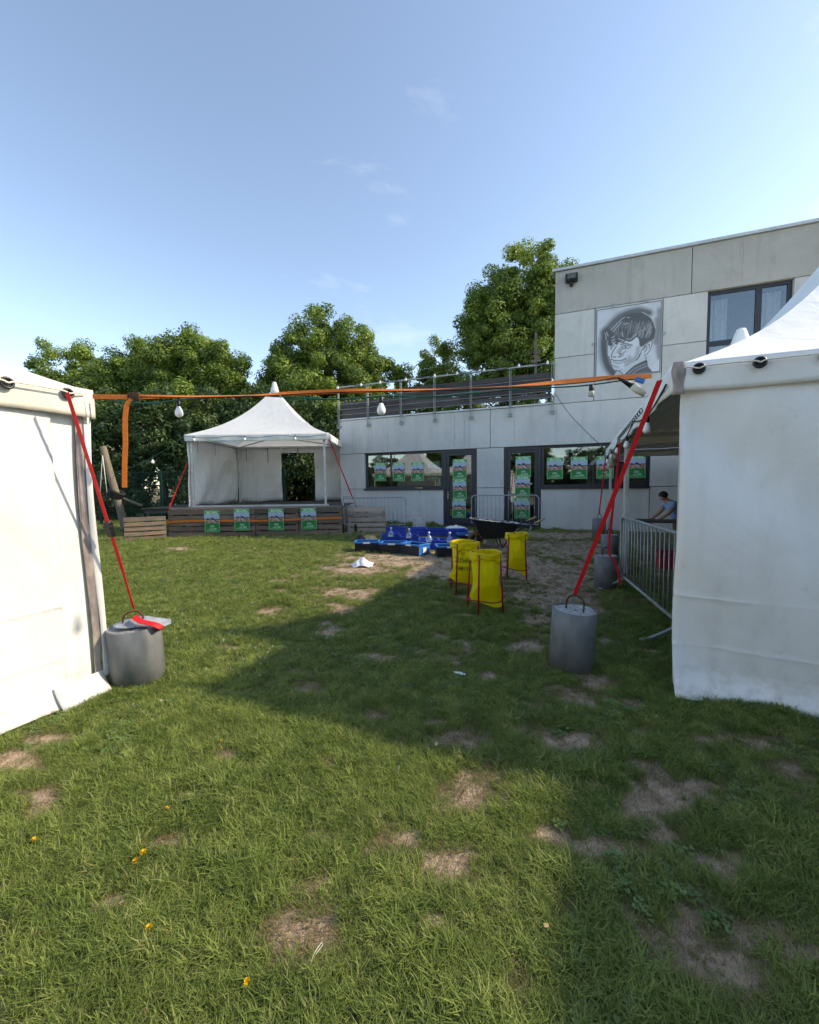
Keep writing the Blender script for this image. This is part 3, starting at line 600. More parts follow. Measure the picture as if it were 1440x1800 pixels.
# ------------------------------------------------------------------ pagoda tents
def prof(r, a=.46):
    q = 1 - r; return a * q + (1 - a) * q ** 2.6
def ring(mb, c, n, R=.032, r=.009):
    c = np.asarray(c, float); n = np.asarray(n, float); a = np.cross(n, (0, 0, 1)); a /= np.linalg.norm(a); b = np.cross(a, n)
    mb.tube([c + R * (math.cos(t) * a + math.sin(t) * b) for t in np.arange(16) * math.pi / 8], r, 6, closed=True)
def tent(label, O, ang, Lx, Ly, z0, eave, peak, val, walls, canvas='canvas', valmat='canvas', roofmat='canvas_roof', group=None, eyelets=(), ey0=.09, pa=.46, legs=(0, 1, 2, 3), seed=0, cap_r=.16):
    """O = world corner (local origin); x to the right, y away; heights measured from local z=0 at z0"""
    t = thing('pagoda_tent', label, 'tent', (O[0], O[1], z0), -ang, group); cx, cy = Lx / 2, Ly / 2; ov = .05
    # roof: four concave faces up to a small cap
    nr, ns = 26, 21; rf = MB()
    C4 = [(-ov, -ov), (Lx + ov, -ov), (Lx + ov, Ly + ov), (-ov, Ly + ov)]
    for k in range(4):
        (x0, y0), (x1, y1) = C4[k], C4[(k + 1) % 4]; P = np.zeros((nr, ns, 3))
        for i, rr in enumerate(np.linspace(1, cap_r / (Lx / 2), nr)):
            s = np.linspace(0, 1, ns); ex = x0 + (x1 - x0) * s; ey = y0 + (y1 - y0) * s
            P[i, :, 0] = cx + (ex - cx) * rr; P[i, :, 1] = cy + (ey - cy) * rr
            sag = .05 * math.sin(math.pi * min(1, (1 - rr) * 1.25)) * np.sin(math.pi * s)
            wr = .006 * np.sin(s * 40 + 3 * rr * 10 + k) * (rr > .3) * np.sin(math.pi * s)
            P[i, :, 2] = eave + (peak - eave) * prof(rr, pa) - sag + wr
        rf.grid(P[:, ::-1])
    zc = eave + (peak - eave) * prof(cap_r / (Lx / 2), pa)
    ro = rf.build('roof', MAT[roofmat], t, True)
    MB().lathe([(cap_r * 1.28, zc - .06), (cap_r * 1.05, zc + .08), (cap_r * .6, zc + .30), (cap_r * .46, zc + .36), (.02, zc + .38)], 16, (cx, cy, 0)).build('peak_cap', MAT[roofmat], t, True)
    MB().tube([(cx, cy, eave + .1), (cx, cy, zc + .3)], .035, 8).build('king_post', MAT['alu'], t)
    # valance strips
    sides = [((0, 0), (Lx, 0), (0, -1)), ((Lx, 0), (Lx, Ly), (1, 0)), ((Lx, Ly), (0, Ly), (0, 1)), ((0, Ly), (0, 0), (-1, 0))]
    for k, (a, b, n) in enumerate(sides):
        a, b, n = np.array(a, float), np.array(b, float), np.array(n, float); L = np.linalg.norm(b - a); d = (b - a) / L; m = int(L / .06)
        S = np.linspace(-ov - .012, L + ov + .012, m); H = np.linspace(0, 1, 7); P = np.zeros((m, 7, 3))
        for j, h in enumerate(H):
            w = ov + .014 + .012 * h * np.sin(S * 7 + seed + k) + .010 * h * fnoise(S * 6, S * 0 + h * 2, 31 + seed + k, 3) + .006 * math.sin(h * 3.1)
            pxy = a + np.outer(S, d) + np.outer(w, n); P[:, j, :2] = pxy
            P[:, j, 2] = eave + .012 - h * (val + .006 * np.sin(S * 4 + k)) - .01 * np.sin(math.pi * np.clip(S / L, 0, 1))
        MB().grid(P).build('valance', MAT[valmat], t, True, solid=.003)
        if k in eyelets:
            E = []
            for s in np.arange(ey0, L, .34):
                c = np.r_[a + s * d + n * (ov + .044), eave - .05]; rg = MB(); ring(rg, c, np.r_[n, 0]); ey = rg.build('eyelet', MAT['eyelet'], t, True); E.append(c + np.r_[n, 0] * .012)
                cc_ = c - np.r_[n, 0] * .004; a3 = np.r_[d, 0]; MB().add([cc_ + .028 * (math.cos(q) * a3 + math.sin(q) * np.array([0, 0, 1])) for q in np.arange(12) * math.pi / 6], [tuple(range(12))]).build('eyelet_hole', MAT['black'], ey)
            rp_ = [np.r_[a + n * (ov + .044), eave - .03]]
            for c in E: rp_ += [c - np.r_[d, 0] * .05 + (0, 0, .012), c, c + np.r_[d, 0] * .05 + (0, 0, .012)]
            rp_.append(np.r_[b + n * (ov + .044), eave - .03]); MB().tube(spline(rp_, 8 * len(rp_)), .006, 6).build('lacing_rope', MAT['rope'], t, True)
    # legs with foot plates, eave rails
    for k, (x, y) in enumerate(((.055, .10), (Lx - .10, .10), (Lx - .10, Ly - .10), (.055, Ly - .10))):
        if k in legs:
            MB().box(x - .03, x + .03, y - .03, y + .03, .012, eave - .09).build('leg', MAT['alu'], t, bevel=.005)
            MB().box(x - .09, x + .09, y - .09, y + .09, 0, .011).build('foot_plate', MAT['galv'], t)
    rr_ = .025
    for (x0, x1, y0, y1) in ((.0, Lx, 0, .06), (0, Lx, Ly - .06, Ly), (0, .06, .062, Ly - .062), (Lx - .06, Lx, .062, Ly - .062)):
        MB().box(x0, x1, y0, y1, eave - .088, eave - .02).build('eave_rail', MAT['alu'], t)
    for (x, y) in ((.06, .06), (Lx - .06, .06), (Lx - .06, Ly - .06), (.06, Ly - .06)):
        MB().tube([(x, y, eave - .06), (cx, cy, eave + .12)], .022, 6).build('hip_beam', MAT['alu'], t)
    for (k, s0, s1, opening, mat, amp) in walls:
        a, b, n = [np.array(q, float) for q in sides[k]]; L = np.linalg.norm(b - a); d = (b - a) / L
        def wall_piece(u0, u1, za, zb, name='wall'):
            zl = np.unique(np.round(np.r_[np.linspace(za, zb, 50), [q for b_ in (.36, .74) for q in (b_ - .02, b_ - .008, b_, b_ + .008, b_ + .02) if za < q < zb]], 4)); m, hN = max(8, int((u1 - u0) / .045)), len(zl); S = np.linspace(u0, u1, m); P = np.zeros((m, hN, 3))
            for j, z in enumerate(zl):
                h = z / eave
                top = np.clip((eave - val - z) / .5 + .12, .05, 1); w = .014 + amp * top * (.034 * fnoise(S * 2.6 + z * 2.2, z * .9 - S * .2, 50 + seed + k, 2) + .014 * np.sin(S * 7 + z * 4.5 + seed + 1.5 * np.sin(z * 2)) + .003 * np.sin(S * 31 + z * 4) + .040 * np.sin(S * 3.3 + z * 3.9 + seed + .8 * np.sin(S * 1.7))) + .005 * np.exp(-((z - .74) / .012) ** 2) + .005 * np.exp(-((z - .36) / .012) ** 2); w = np.maximum(w, -.05 + .35 * (w + .05)); w = np.minimum(w, .045 + .35 * (w - .045))
                w = w + .10 * np.clip((.16 - z) / .16, 0, 1) ** 1.5 * (1 + .4 * np.sin(S * 3)) * (za < .05)
                edge_in = np.minimum(S - u0, u1 - S); w = w + .004 * np.exp(-edge_in / .05) * np.sin(z * 60)
                P[:, j, :2] = a + np.outer(S, d) + np.outer(w, n); P[:, j, 2] = z + (.015 * np.sin(S * 5 + seed) * (z < .05))
            return MB().grid(P).build(name, MAT[mat], t, True, solid=.002)
        if opening is None: wall_piece(s0, s1, .012, eave - .04)
        else:
            o0, o1, oz = opening; wall_piece(s0, o0, .012, eave - .04); wall_piece(o1, s1, .012, eave - .04); wall_piece(o0 - .02, o1 + .02, oz, eave - .05, 'door_lintel_flap')
    return t
EL = 1.6 + (at_depth(165, 690, CL[1])[2] - 1.6)
EAVE_L = at_depth(166, 687, CL[1])[2]; VAL_L = EAVE_L - at_depth(172, 737, CL[1])[2]
EAVE_R = at_depth(1176, 644, CR[1])[2]; VAL_R = EAVE_R - at_depth(1186, 693, CR[1])[2]
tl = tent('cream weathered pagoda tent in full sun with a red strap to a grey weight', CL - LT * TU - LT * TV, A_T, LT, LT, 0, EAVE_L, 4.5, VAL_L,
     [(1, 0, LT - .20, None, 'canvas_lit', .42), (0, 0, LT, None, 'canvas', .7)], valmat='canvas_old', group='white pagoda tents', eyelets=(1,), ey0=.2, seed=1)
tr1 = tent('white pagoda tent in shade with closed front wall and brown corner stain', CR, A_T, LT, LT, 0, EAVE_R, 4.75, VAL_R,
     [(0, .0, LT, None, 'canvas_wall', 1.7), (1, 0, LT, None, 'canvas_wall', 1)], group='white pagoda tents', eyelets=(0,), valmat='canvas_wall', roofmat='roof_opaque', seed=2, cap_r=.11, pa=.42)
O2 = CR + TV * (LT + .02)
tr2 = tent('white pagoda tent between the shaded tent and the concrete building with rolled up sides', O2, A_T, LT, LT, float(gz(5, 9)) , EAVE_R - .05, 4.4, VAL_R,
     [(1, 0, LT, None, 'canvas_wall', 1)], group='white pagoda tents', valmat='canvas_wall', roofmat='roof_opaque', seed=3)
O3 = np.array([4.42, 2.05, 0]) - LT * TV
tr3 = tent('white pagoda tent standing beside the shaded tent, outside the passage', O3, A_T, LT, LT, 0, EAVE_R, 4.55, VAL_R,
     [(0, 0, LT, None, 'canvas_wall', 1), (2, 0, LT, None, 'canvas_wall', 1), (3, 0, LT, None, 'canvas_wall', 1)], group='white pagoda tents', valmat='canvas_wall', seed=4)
tl2 = copy_tree(tl); tl2.location = Vector(tl.location) - Vector(TU * (LT + .12)); tl2['label'] = 'white pagoda tent on the far side of the cream tent, mirrored in the windows'
# stained canvas edges and loose details on the near tents
S = np.linspace(.06, EAVE_L - VAL_L + .03, 40)
def edge_strip(name, mat, off, y0, y1, z0=.06, wob=.008):
    P = np.array([[(LT + off + wob * math.sin(z * 5 + q * 2) + .03 * (z / EAVE_L) * 0, LT + y0 + (y1 - y0) * q + .012 * math.sin(z * 3.3) + .03 * (1 - z / EAVE_L), max(z, z0)) for q in np.linspace(0, 1, 5)] for z in S])
    MB().grid(P).build(name, MAT[mat], tl, True, solid=.002)
edge_strip('wall_edge_flap', 'canvas', -.012, -.30, -.045, wob=.004); edge_strip('stained_edge', 'stain', .014, -.055, .003, .14, .003); edge_strip('wall_edge_hem', 'canvas', .018, .003, .05, .1, .006)
P = np.array([[(LT + .03 + (.11 + .015 * math.sin(y * 9)) * q ** 1.5, LT - .30 + y, .15 * (1 - q) + .012) for q in np.linspace(0, 1, 6)] for y in np.linspace(0, .33, 10)])
MB().grid(P).build('ground_skirt', MAT['canvas_lit'], tl, True, solid=.002)
mb = MB(); z0_, z1_ = EAVE_R - VAL_R - .015, EAVE_R + .016
P = np.array([[(-.066 + .075 * q + .008 * math.sin(z * 31 + q * 3), -.079 - .002 * math.sin(z * 20), z) for q in (0, .25, .5, .75, 1)] for z in np.linspace(z0_, z1_, 8)])
mb.grid(P).build('corner_stain_patch', MAT['stain'], tr1, True, solid=.002)
# rolled up side curtain of the middle tent, at its corner next to the building
rc = thing('rolled_curtain', 'rolled up white tent side hanging under the eave near the building', 'curtain', O2 + TV * (LT - 1.75), -A_T)
mb = MB(); zz = float(gz(5, 9)) + EAVE_R - .05 - VAL_R
pts = [(.03, y, zz - .0 - .22 * math.sin(math.pi * (y / 1.7) * .9)) for y in np.linspace(.05, 1.68, 14)]
mb.tube(pts, .075 + .02 * np.sin(np.arange(14) * 1.7), 10).build('roll', MAT['canvas_old'], rc, True)

# ------------------------------------------------------------------ stage with pallets, tent and straps
SA, SB = at_ground(297, 945), at_ground(602, 939)
sd = (SB - SA); SL = float(np.linalg.norm(sd[:2])); A_S = -math.atan2(sd[1], sd[0]); SU = np.array([math.cos(A_S), -math.sin(A_S), 0]); SV = np.array([math.sin(A_S), math.cos(A_S), 0])
zg = float(gz(SA[0], SA[1])); ZDK = at_depth(450, 891.5, (SA[1] + SB[1]) / 2)[2]           # deck height
def SW(s, d, z): return SA * (1, 1, 0) + s * SU + d * SV + np.array([0, 0, z])
stg = thing('stage', 'low wooden stage with dark boards under the small pagoda tent', 'stage', (SA[0], SA[1], zg), -A_S)
hd = ZDK - zg
for k in range(24):
    y0 = .17 + k * .19; x0, x1 = (-.9, SL + .02)
    if y0 > 2.3: x0, x1 = -.9, SL - .35
    MB().box(x0, x1, y0, y0 + .184, hd - .035, hd, jit=.001).build('deck_board', MAT['deck'], stg)
for y in (.25, 2.2, 4.4):
    MB().box(-.85, SL - .4, y, y + .09, hd - .16, hd - .036).build('joist', MAT['deck'], stg)
    for x in (-.8, 1.5, 3.4, SL - .5): MB().box(x, x + .09, y, y + .09, -.1, hd - .161).build('stage_post', MAT['deck'], stg)
MB().box(-.02, SL, .15, .168, hd - .055, hd + .004).build('edge_trim', MAT['paleWood'], stg)
def pallet(label, P, rz, W, H, mat='oldwood', lean=0.0, group='wooden pallets', D_=.13):
    t = thing('wooden_pallet', label, 'pallet', P, rz, group); t.rotation_euler = (lean, 0, rz)
    n = 5; gap = .04; h = (H - gap * (n - 1)) / n; z = 0
    for i in range(n):
        hh = h * (1.12 if i in (0, 4) else .94); MB().box(0 + abs(RNG.normal(0, .006)), W - abs(RNG.normal(0, .006)), 0, .02, z, min(z + hh, H), jit=.0025).build('slat', MAT[mat], t); z += hh + gap
    for x in (.0, W / 2 - .05, W - .1): MB().box(x + .004, x + .096, .021, .043, .004, H - .004, jit=.002).build('cross_board', MAT[mat], t)
    for x in (.0, W / 2 - .05, W - .1):
        for zz in (.004, H / 2 - .07, H - .146): MB().box(x + .006, x + .094, .044, D_ - .021, zz, zz + .14, jit=.002).build('block', MAT[mat], t)
    for zz in (.003, H / 2 - .05, H - .105): MB().box(.003, W - .003, D_ - .02, D_, zz, zz + .1, jit=.002).build('back_slat', MAT[mat], t)
    return t
np_ = 4; wp = SL / np_
for i in range(np_):
    base = SW(i * wp + .006, 0, float(gz(*SW(i * wp, 0, 0)[:2])) - .01)
    pallet(['weathered pallet upright against the stage front, at the end of the orange strap', 'weathered pallet upright against the stage front, second from the angled pallet',
            'weathered pallet upright against the stage front, third from the angled pallet', 'weathered pallet upright against the stage front, next to the concrete building'][i], base, -A_S, wp - .012, hd - .045)
a, b = at_ground(219, 952), at_ground(294, 946.5); L = np.linalg.norm((b - a)[:2])
pallet('grey weathered pallet standing at an angle beside the stage, near the mesh fence', (a[0], a[1], a[2] - .02), math.atan2(b[1] - a[1], b[0] - a[0]), L - .01, .70)
a, b = at_ground(611, 936.5), at_ground(678, 935); L = np.linalg.norm((b - a)[:2])
pallet('pale clean pallet leaning against the crowd barrier by the building corner', (a[0], a[1], a[2]), math.atan2(b[1] - a[1], b[0] - a[0]), L, .80, 'paleWood', -.17)
# stage tent
yF = SW(SL / 2, .27, 0)[1]; fl_, fr_ = at_depth(335, 880, yF), at_depth(577, 880, yF)
sL = float(np.dot(fl_ - SA, SU)); sR = float(np.dot(fr_ - SA, SU)); TW = sR - sL
ev = at_depth(450, 763, yF)[2] - ZDK; vv = at_depth(450, 763, yF)[2] - at_depth(450, 775.5, yF)[2]; TD = 3.75
cen = SW((sL + sR) / 2, .27 + TD / 2, 0); pk = at_depth(489, 680, cen[1])[2] - ZDK
OT = SW(sL, .27, 0); bk = SW(0, .27 + TD, 0)[1]
o0 = float(np.dot(at_depth(495, 830, bk) - OT, SU)); o1 = float(np.dot(at_depth(553, 830, bk) - OT, SU)); oz = at_depth(520, 796, bk)[2] - ZDK
ts = tent('small white pagoda tent with open front standing on the wooden stage', OT, A_S, TW, TD, ZDK, ev, pk, vv,
     [(3, 0, TD, None, 'canvas', .9), (2, 0, TW, (TW - o1, TW - o0, oz), 'canvas', .9)], group='white pagoda tents', seed=6, cap_r=.13)
MB().bar((.0, .06, .0 + .03), (TW, .06, .03), .05, .05).build('floor_rail', MAT['alu'], ts)
for x in (.35, 1.2, 2.4): MB().ribbon([(x, TD - .05, ev - .1), (x, TD - .05, ev - .55 - .1 * x)], (1, 0, 0), .02).build('tie_strap', MAT['black'], ts)
for y in (.5, 1.7): MB().ribbon([(.05, y, ev - .1), (.05, y, ev - .5)], (0, 1, 0), .02).build('tie_strap', MAT['black'], ts)
# posters and strap on the stage front
for i, (px, py, t) in enumerate(((373.5, 934.5, .02), (426, 931.5, .0), (486, 931, .0), (544, 929.5, -.005))[::-1]):
    p = on_plane(px, py, SW(0, -.03, 0), SV); poster(p - np.array([0, 0, .02]), -A_S, 'green event poster on the wooden stage front, %s from the concrete building' % ORD[i], gp, t, .03)
def strap(name, label, mat, pts, wv, width, group=None, n=24, cat='strap', thick=.003):
    o = MB().ribbon(spline(pts, n), wv, width, thick).build(name, MAT[mat]); return tag(o, label, cat, group)
ps = [on_plane(x, y, SW(0, -.018, 0), SV) for x, y in ((288, 920), (296, 918), (330, 916), (400, 915.5), (470, 915), (530, 912.5), (601, 910))]
strap('orange_strap', 'orange webbing strap stretched along the wooden stage front', 'orange', ps, (0, 0, 1), .062)
ps = [on_plane(x, y, SW(0, -.016, 0), SV) for x, y in ((378, 905), (430, 904.5), (486, 904))]
tag(MB().tube(spline(ps, 12), .011, 6).build('green_cord', MAT['green_cable']), 'green cord running behind the posters on the stage front', 'cord')
a = at_depth(330, 812, SW(sL, .4, 0)[1]); b = SW(-.02, .12, ZDK - .02)
strap('red_strap', 'thin red strap from the stage tent to the stage corner by the mesh fence', 'red', [a, (a + b) / 2, b], (1, .2, 0), .035, 'red guy straps')
a = SW(sR + .03, .24, ev + ZDK - .05); b = at_depth(623, 888, SW(SL + .3, .3, 0)[1]); b[2] = max(b[2], .3)
bw = at_ground(626, 930); b = np.array([bw[0] + .25, bw[1] + .3, float(gz(bw[0], bw[1])) + .02])
strap('red_strap', 'thin red strap from the stage tent down behind the pale leaning pallet', 'red', [a, (a + b) / 2, b], (1, 0, .3), .035, 'red guy straps')

# ------------------------------------------------------------------ weights, near straps
def weight(label, P, rz=0, R_=.19, H=.5, tilt=(0, 0), loop=True, group='grey pipe weights'):
    t = thing('concrete_weight', label, 'weight', P, rz, group); t.rotation_euler = (tilt[0], tilt[1], rz)
    MB().lathe([(R_ - .012, -.03), (R_, -.03), (R_, H - .004), (R_ - .004, H), (R_ - .012, H), (R_ - .012, H - .012)], 40, cap=False).build('pipe', MAT['pvc'], t, True)
    a = np.linspace(0, 2 * math.pi, 41)[:-1]; P_ = [[(rr * math.cos(q), rr * math.sin(q), H - .012 + .006 * math.sin(rr * 60 + q * 3)) for rr in np.linspace(.004, R_ - .011, 8)] for q in a]
    MB().grid(np.array(P_), True).build('cement_fill', MAT['cement'], t, True)
    if loop: MB().tube(spline([(-.07, 0, H - .03), (-.07, 0, H + .05), (-.05, 0, H + .1), (0, 0, H + .12), (.05, 0, H + .1), (.07, 0, H + .05), (.07, 0, H - .03)], 26), .008, 7).build('iron_loop', MAT['rust'], t, True)
    return t
PL_ = at_ground(217, 1214); PL_[:2] += (0, .19)
PR_ = at_ground(1019, 1187); PR_[:2] += (0, .19)
dl = PL_[1]; Hl = (at_depth(230, 1100, dl)[2])
w_l = weight('grey pipe weight filled with cement under a crumpled sheet, beside the cream tent', PL_ , .5, .195, .47, (.03, -.03))
w_r = weight('grey pipe weight filled with cement with bare iron loop, beside the shaded tent', PR_, -.55, .185, .51, (0, .055))
for (px, py, rr, lb) in ((1073, 1038, .16, 'grey pipe weight beside the end of the crowd barrier at the shaded tent'), (1078, 985, .16, 'grey pipe weight half hidden behind the weight at the barrier end'), (1058, 945, .17, 'dark grey pipe weight near the concrete building wall, holding a red strap')):
    p = at_ground(px, py); p[:2] += (.0, .16); weight(lb, p, .4, rr, .5)
p = at_ground(738, 934); p[:2] += (0, .2); cy_ = thing('concrete_cylinder', 'bare pale concrete cylinder weight standing by the building wall', 'weight', p)
MB().lathe([(.2, -.03), (.21, 0), (.21, .41), (.195, .425), (.01, .42)], 32).build('cylinder', MAT['cement'], cy_, True)
# red straps of the near tents
eyL = at_depth(118, 690, CL[1] - .28)
top_l = np.array([PL_[0] - .0, PL_[1], .47 + .11])
strap('red_strap', 'broad red strap from the cream tent eyelet down to its grey weight', 'red', [eyL, eyL * .6 + top_l * .4 + (0, 0, -.0), eyL * .25 + top_l * .75, top_l + (-.01, 0, .02)], np.array([.95, -.3, .15]), np.r_[np.full(17, .036), np.full(7, .022)], 'red guy straps')
bk1 = eyL * .42 + top_l * .58; bko = MB().bar(bk1 - (top_l - eyL) * .035, bk1 + (top_l - eyL) * .035, .05, .035, (.3, 1, 0)).tube([bk1 + (-.035, -.02, .02), bk1 + (.035, -.02, .02)], .009, 8).build('ratchet_buckle', MAT['eyelet'], bpy.data.objects['red_strap.002'] if 'red_strap.002' in bpy.data.objects else None, bevel=.004)
topR = at_depth(1160, 668, CR[1] - .10); loopR = np.array([PR_[0] + .025, PR_[1], .51 + .115])
strap('red_strap', 'broad red strap from the shaded tent corner down to its grey weight', 'red', [topR, topR * .66 + loopR * .34, topR * .33 + loopR * .67, loopR], np.array([.9, -.35, .2]), .038, 'red guy straps')
g1 = O2 + np.array([0, 0, EAVE_R - .1]) + (-.06, 0, 0); d_ = at_ground(1075, 1040); d_ = np.array([d_[0] + .02, d_[1] + .16, .52])
strap('red_strap', 'red strap hanging loose from the joint of the two right tents', 'red', [g1, g1 * .5 + d_ * .5, d_ + (0, -.02, .1), d_ + (.05, -.14, -.12), d_ + (.09, -.2, -.40)], np.array([.9, -.3, 0]), .034, 'red guy straps')
d2_ = at_ground(1080, 985); d2_ = np.array([d2_[0], d2_[1] + .16, .6]); g2 = O2 + TV * .1 + np.array([-.06, 0, EAVE_R - .12])
strap('red_strap', 'red strap from the joint of the right tents to the half hidden weight', 'red', [g2, (g2 + d2_) / 2, d2_], np.array([.9, -.3, 0]), .032, 'red guy straps')
d3 = at_ground(1058, 945); d3 = np.array([d3[0] - .01, d3[1] + .16, d3[2] + .6]); g3 = O2 + TV * LT + np.array([-.06, 0, float(gz(5, 9)) + EAVE_R - .15])
strap('red_strap', 'red strap from the far tent corner to the weight near the building wall', 'red', [g3, (g3 + d3) / 2, d3], np.array([.9, -.3, 0]), .034, 'red guy straps')
# crumpled sheet on the left weight
def crumple(name, label, P, sx, sy, h, mat, seed, cat='litter', n=22, flat=.25):
    a, b = np.meshgrid(np.linspace(-1, 1, n), np.linspace(-1, 1, n)); r_ = np.sqrt(a * a + b * b)
    wx = 1 + .25 * fnoise(a * 3, b * 3, seed, 2); z = h * np.clip(1 - r_ ** 1.6 * .75, 0, 1) * (flat + (1 - flat) * (.5 + .6 * fnoise(a * 3.5, b * 3.5, seed + 1, 3))) + .02 * h * np.sin(a * 30)
    k = np.minimum(1, 1 / (np.maximum(np.abs(a), np.abs(b)) + 1e-6) * .9)
    X = a * sx * wx * (1 - .15 * b * b); Y = b * sy * (1 + .25 * fnoise(a * 3, b * 3, seed + 2, 2))
    o = MB().grid(np.stack([X, Y, np.maximum(z, .004)], -1)).build(name, MAT[mat], None, True, solid=.003); o.location = P; return tag(o, label, cat)
MAT['greyfilm'] = simple('grey_plastic_film', (.30, .32, .35), .3, .3, 12, spec=.5)
sh = crumple('plastic_sheet', 'crumpled grey plastic sheet lying on the weight beside the cream tent', (PL_[0] + .06, PL_[1] + .02, .47), .20, .12, .07, 'greyfilm', 3, 'sheet'); sh.rotation_euler = (0, .07, .25)
rs = MB(); rs.ribbon(spline([(PL_[0] + .02, PL_[1] - .05, .55), (PL_[0] + .12, PL_[1] - .1, .525), (PL_[0] + .21, PL_[1] - .09, .50), (PL_[0] + .25, PL_[1] - .06, .46), (PL_[0] + .22, PL_[1] - .02, .45), (PL_[0] + .19, PL_[1] - .08, .47)], 24), (.2, 1, .3), .05)
tag(rs.build('strap_end', MAT['red']), 'loose red strap end bundled on the weight beside the cream tent', 'strap')

# ------------------------------------------------------------------ orange strap and string light between the near tents
YS = (CL[1] + CR[1]) / 2 + .02
op = [at_depth(x, y, YS) for x, y in ((163, 697), (235, 697.5), (330, 697), (440, 695), (520, 691), (600, 687.5), (700, 686), (800, 683), (900, 678.5), (1000, 670), (1075, 664), (1146, 661))]
N_ = 110; path = spline(op, N_); tw = np.array([0, .1, 1.0, 1.25, .2, .0, .9, 1.35, 1.25, .15, .05, .15]); ang = np.interp(np.linspace(0, 11, N_), range(12), tw)
wv = np.c_[0 * ang, np.sin(ang), np.cos(ang)]
so = MB().ribbon(path, wv, .034).build('orange_strap', MAT['orange']); tag(so, 'long orange ratchet strap stretched between the two near tents', 'strap')
bk_ = at_depth(236, 697, YS)
t = MB().box(-.045, .045, -.014, .014, -.022, .022).box(-.02, .05, -.022, -.014, -.026, .026); o = t.build('ratchet_buckle', MAT['rust'], so, bevel=.004); o.location = bk_
tp = [at_depth(x, y, YS - .02) for x, y in ((232, 700), (223, 712), (220, 740), (220.5, 780), (219, 820), (219, 857))]
MB().ribbon(spline(tp, 24), (1, .15, 0), .036).build('strap_tail', MAT['orange'], so)
def bulb(parent, P, s=1.0, glass=True, axis=None):
    P = np.asarray(P, float)
    so_ = MB().lathe([(.012 * s, .0), (.017 * s, -.004 * s), (.018 * s, -.045 * s), (.016 * s, -.05 * s)], 12, P).build('socket', MAT['black'], parent, True)
    if glass: MB().lathe([(.014 * s, -.048 * s), (.018 * s, -.062 * s), (.030 * s, -.085 * s), (.0335 * s, -.105 * s), (.031 * s, -.122 * s), (.02 * s, -.136 * s), (.002 * s, -.14 * s)], 16, P).build('bulb', MAT['lightbulb'], parent, True)
    else: MB().lathe([(.018 * s, -.048 * s), (.021 * s, -.052 * s), (.019 * s, -.085 * s), (.012 * s, -.088 * s)], 12, P).build('lamp_base', MAT['cream'], parent, True)
lt = thing('string_light', 'green cable string light hung along the orange strap between the near tents', 'string light', at_depth(175, 699, YS), 0)
org = np.array(lt.location)
gp_ = [at_depth(x, y, YS + .03) for x, y in ((172, 699), (215, 706), (262, 709), (320, 703), (400, 697), (446, 695), (520, 699), (590, 702), (640, 699), (680, 696), (740, 697.5), (800, 694.5), (880, 687), (930, 682), (1000, 680), (1050, 675), (1100, 668), (1142, 664))]
MB().tube(spline(gp_, 120) - org, .0058, 7).build('cable', MAT['green_cable'], lt, True)
gp2 = [at_depth(x, y, YS - .012) for x, y in ((236, 706), (245, 698), (330, 699), (440, 697), (560, 691), (660, 688), (800, 686), (930, 680), (1040, 671), (1086, 663))]
MB().tube(spline(gp2, 80) - org, .004, 6).build('second_cable', MAT['black_cable'], lt, True)
bulb(lt, at_depth(314, 704, YS + .03) - org, .9); bulb(lt, at_depth(670, 697, YS - .1) - org, .95); bulb(lt, at_depth(1040, 676, YS) - org, 1.0, False)
a_, b_, c_ = at_depth(1086, 664, YS) - org, at_depth(1112, 678, YS - .03) - org, at_depth(1134, 694, YS - .06) - org
MB().tube([a_, a_ * .6 + b_ * .4, b_], [.006, .014, .026], 12).build('plug', MAT['black'], lt, True)
MB().tube([b_, b_ * .5 + c_ * .5, c_], [.029, .029, .018], 12).build('coupling', MAT['cream'], lt, True)
MB().bar(at_depth(1118, 666, YS - .03) - org, at_depth(1132, 671, YS - .03) - org, .02, .03).build('blue_cap', MAT['crate_light'], lt)
# string light along the side eave of the right tents
l2 = thing('string_light', 'black cable string light with spiral hooks under the open eave of the right tents', 'string light', O2, 0); org = np.array(l2.location)
cp = [CR + TV * s + np.array([-.10, -.02, EAVE_R - .10 - .10 * math.sin(math.pi * ((s / 2.2) % 1))]) for s in np.linspace(.1, 8.6, 34)]
MB().tube(np.array(cp) - org, .008, 6).build('cable', MAT['black_cable'], l2, True)
for s in (1.05, 3.0, 4.7, 6.2, 7.6): bulb(l2, CR + TV * s + np.array([-.10, -.02, EAVE_R - .13 - .08 * math.sin(math.pi * ((s / 2.2) % 1))]) - org, 1.15)
for s in np.arange(1.4, 4.3, .17): ring_ = MB(); ring(ring_, CR + TV * s + np.array([-.105, 0, EAVE_R - .1]) - org, (1, 0, 0), .028, .004); ring_.build('hook', MAT['black_cable'], l2)
# string light round the stage tent and out to the left
l3 = thing('string_light', 'thin green cable string light running from the stage tent past the mesh fence', 'string light', SW(sL, .2, ZDK + ev)); org = np.array(l3.location)
e0 = SW(sL - .06, .18, ZDK + ev - .04); p_ = [at_depth(150, 838, 15.0), at_depth(180, 834, 14.8), at_depth(230, 822, 14.2), at_depth(268, 804, 13.7), at_depth(305, 782, 13.2), e0]
MB().tube(spline(p_, 30) - org, .010, 5).build('cable', MAT['green_cable'], l3, True); bulb(l3, at_depth(268, 804, 13.7) - org, 1.5)
p2 = [SW(sL + (sR - sL) * q, .17, ZDK + ev - .06 - .05 * math.sin(q * math.pi * 3) ** 2) for q in np.linspace(0, 1, 40)]
MB().tube(np.array(p2) - org, .006, 5).build('cable', MAT['black_cable'], l3, True)
for q in (.06, .42, .78): bulb(l3, SW(sL + (sR - sL) * q, .16, ZDK + ev - .06) - org, 1.05)
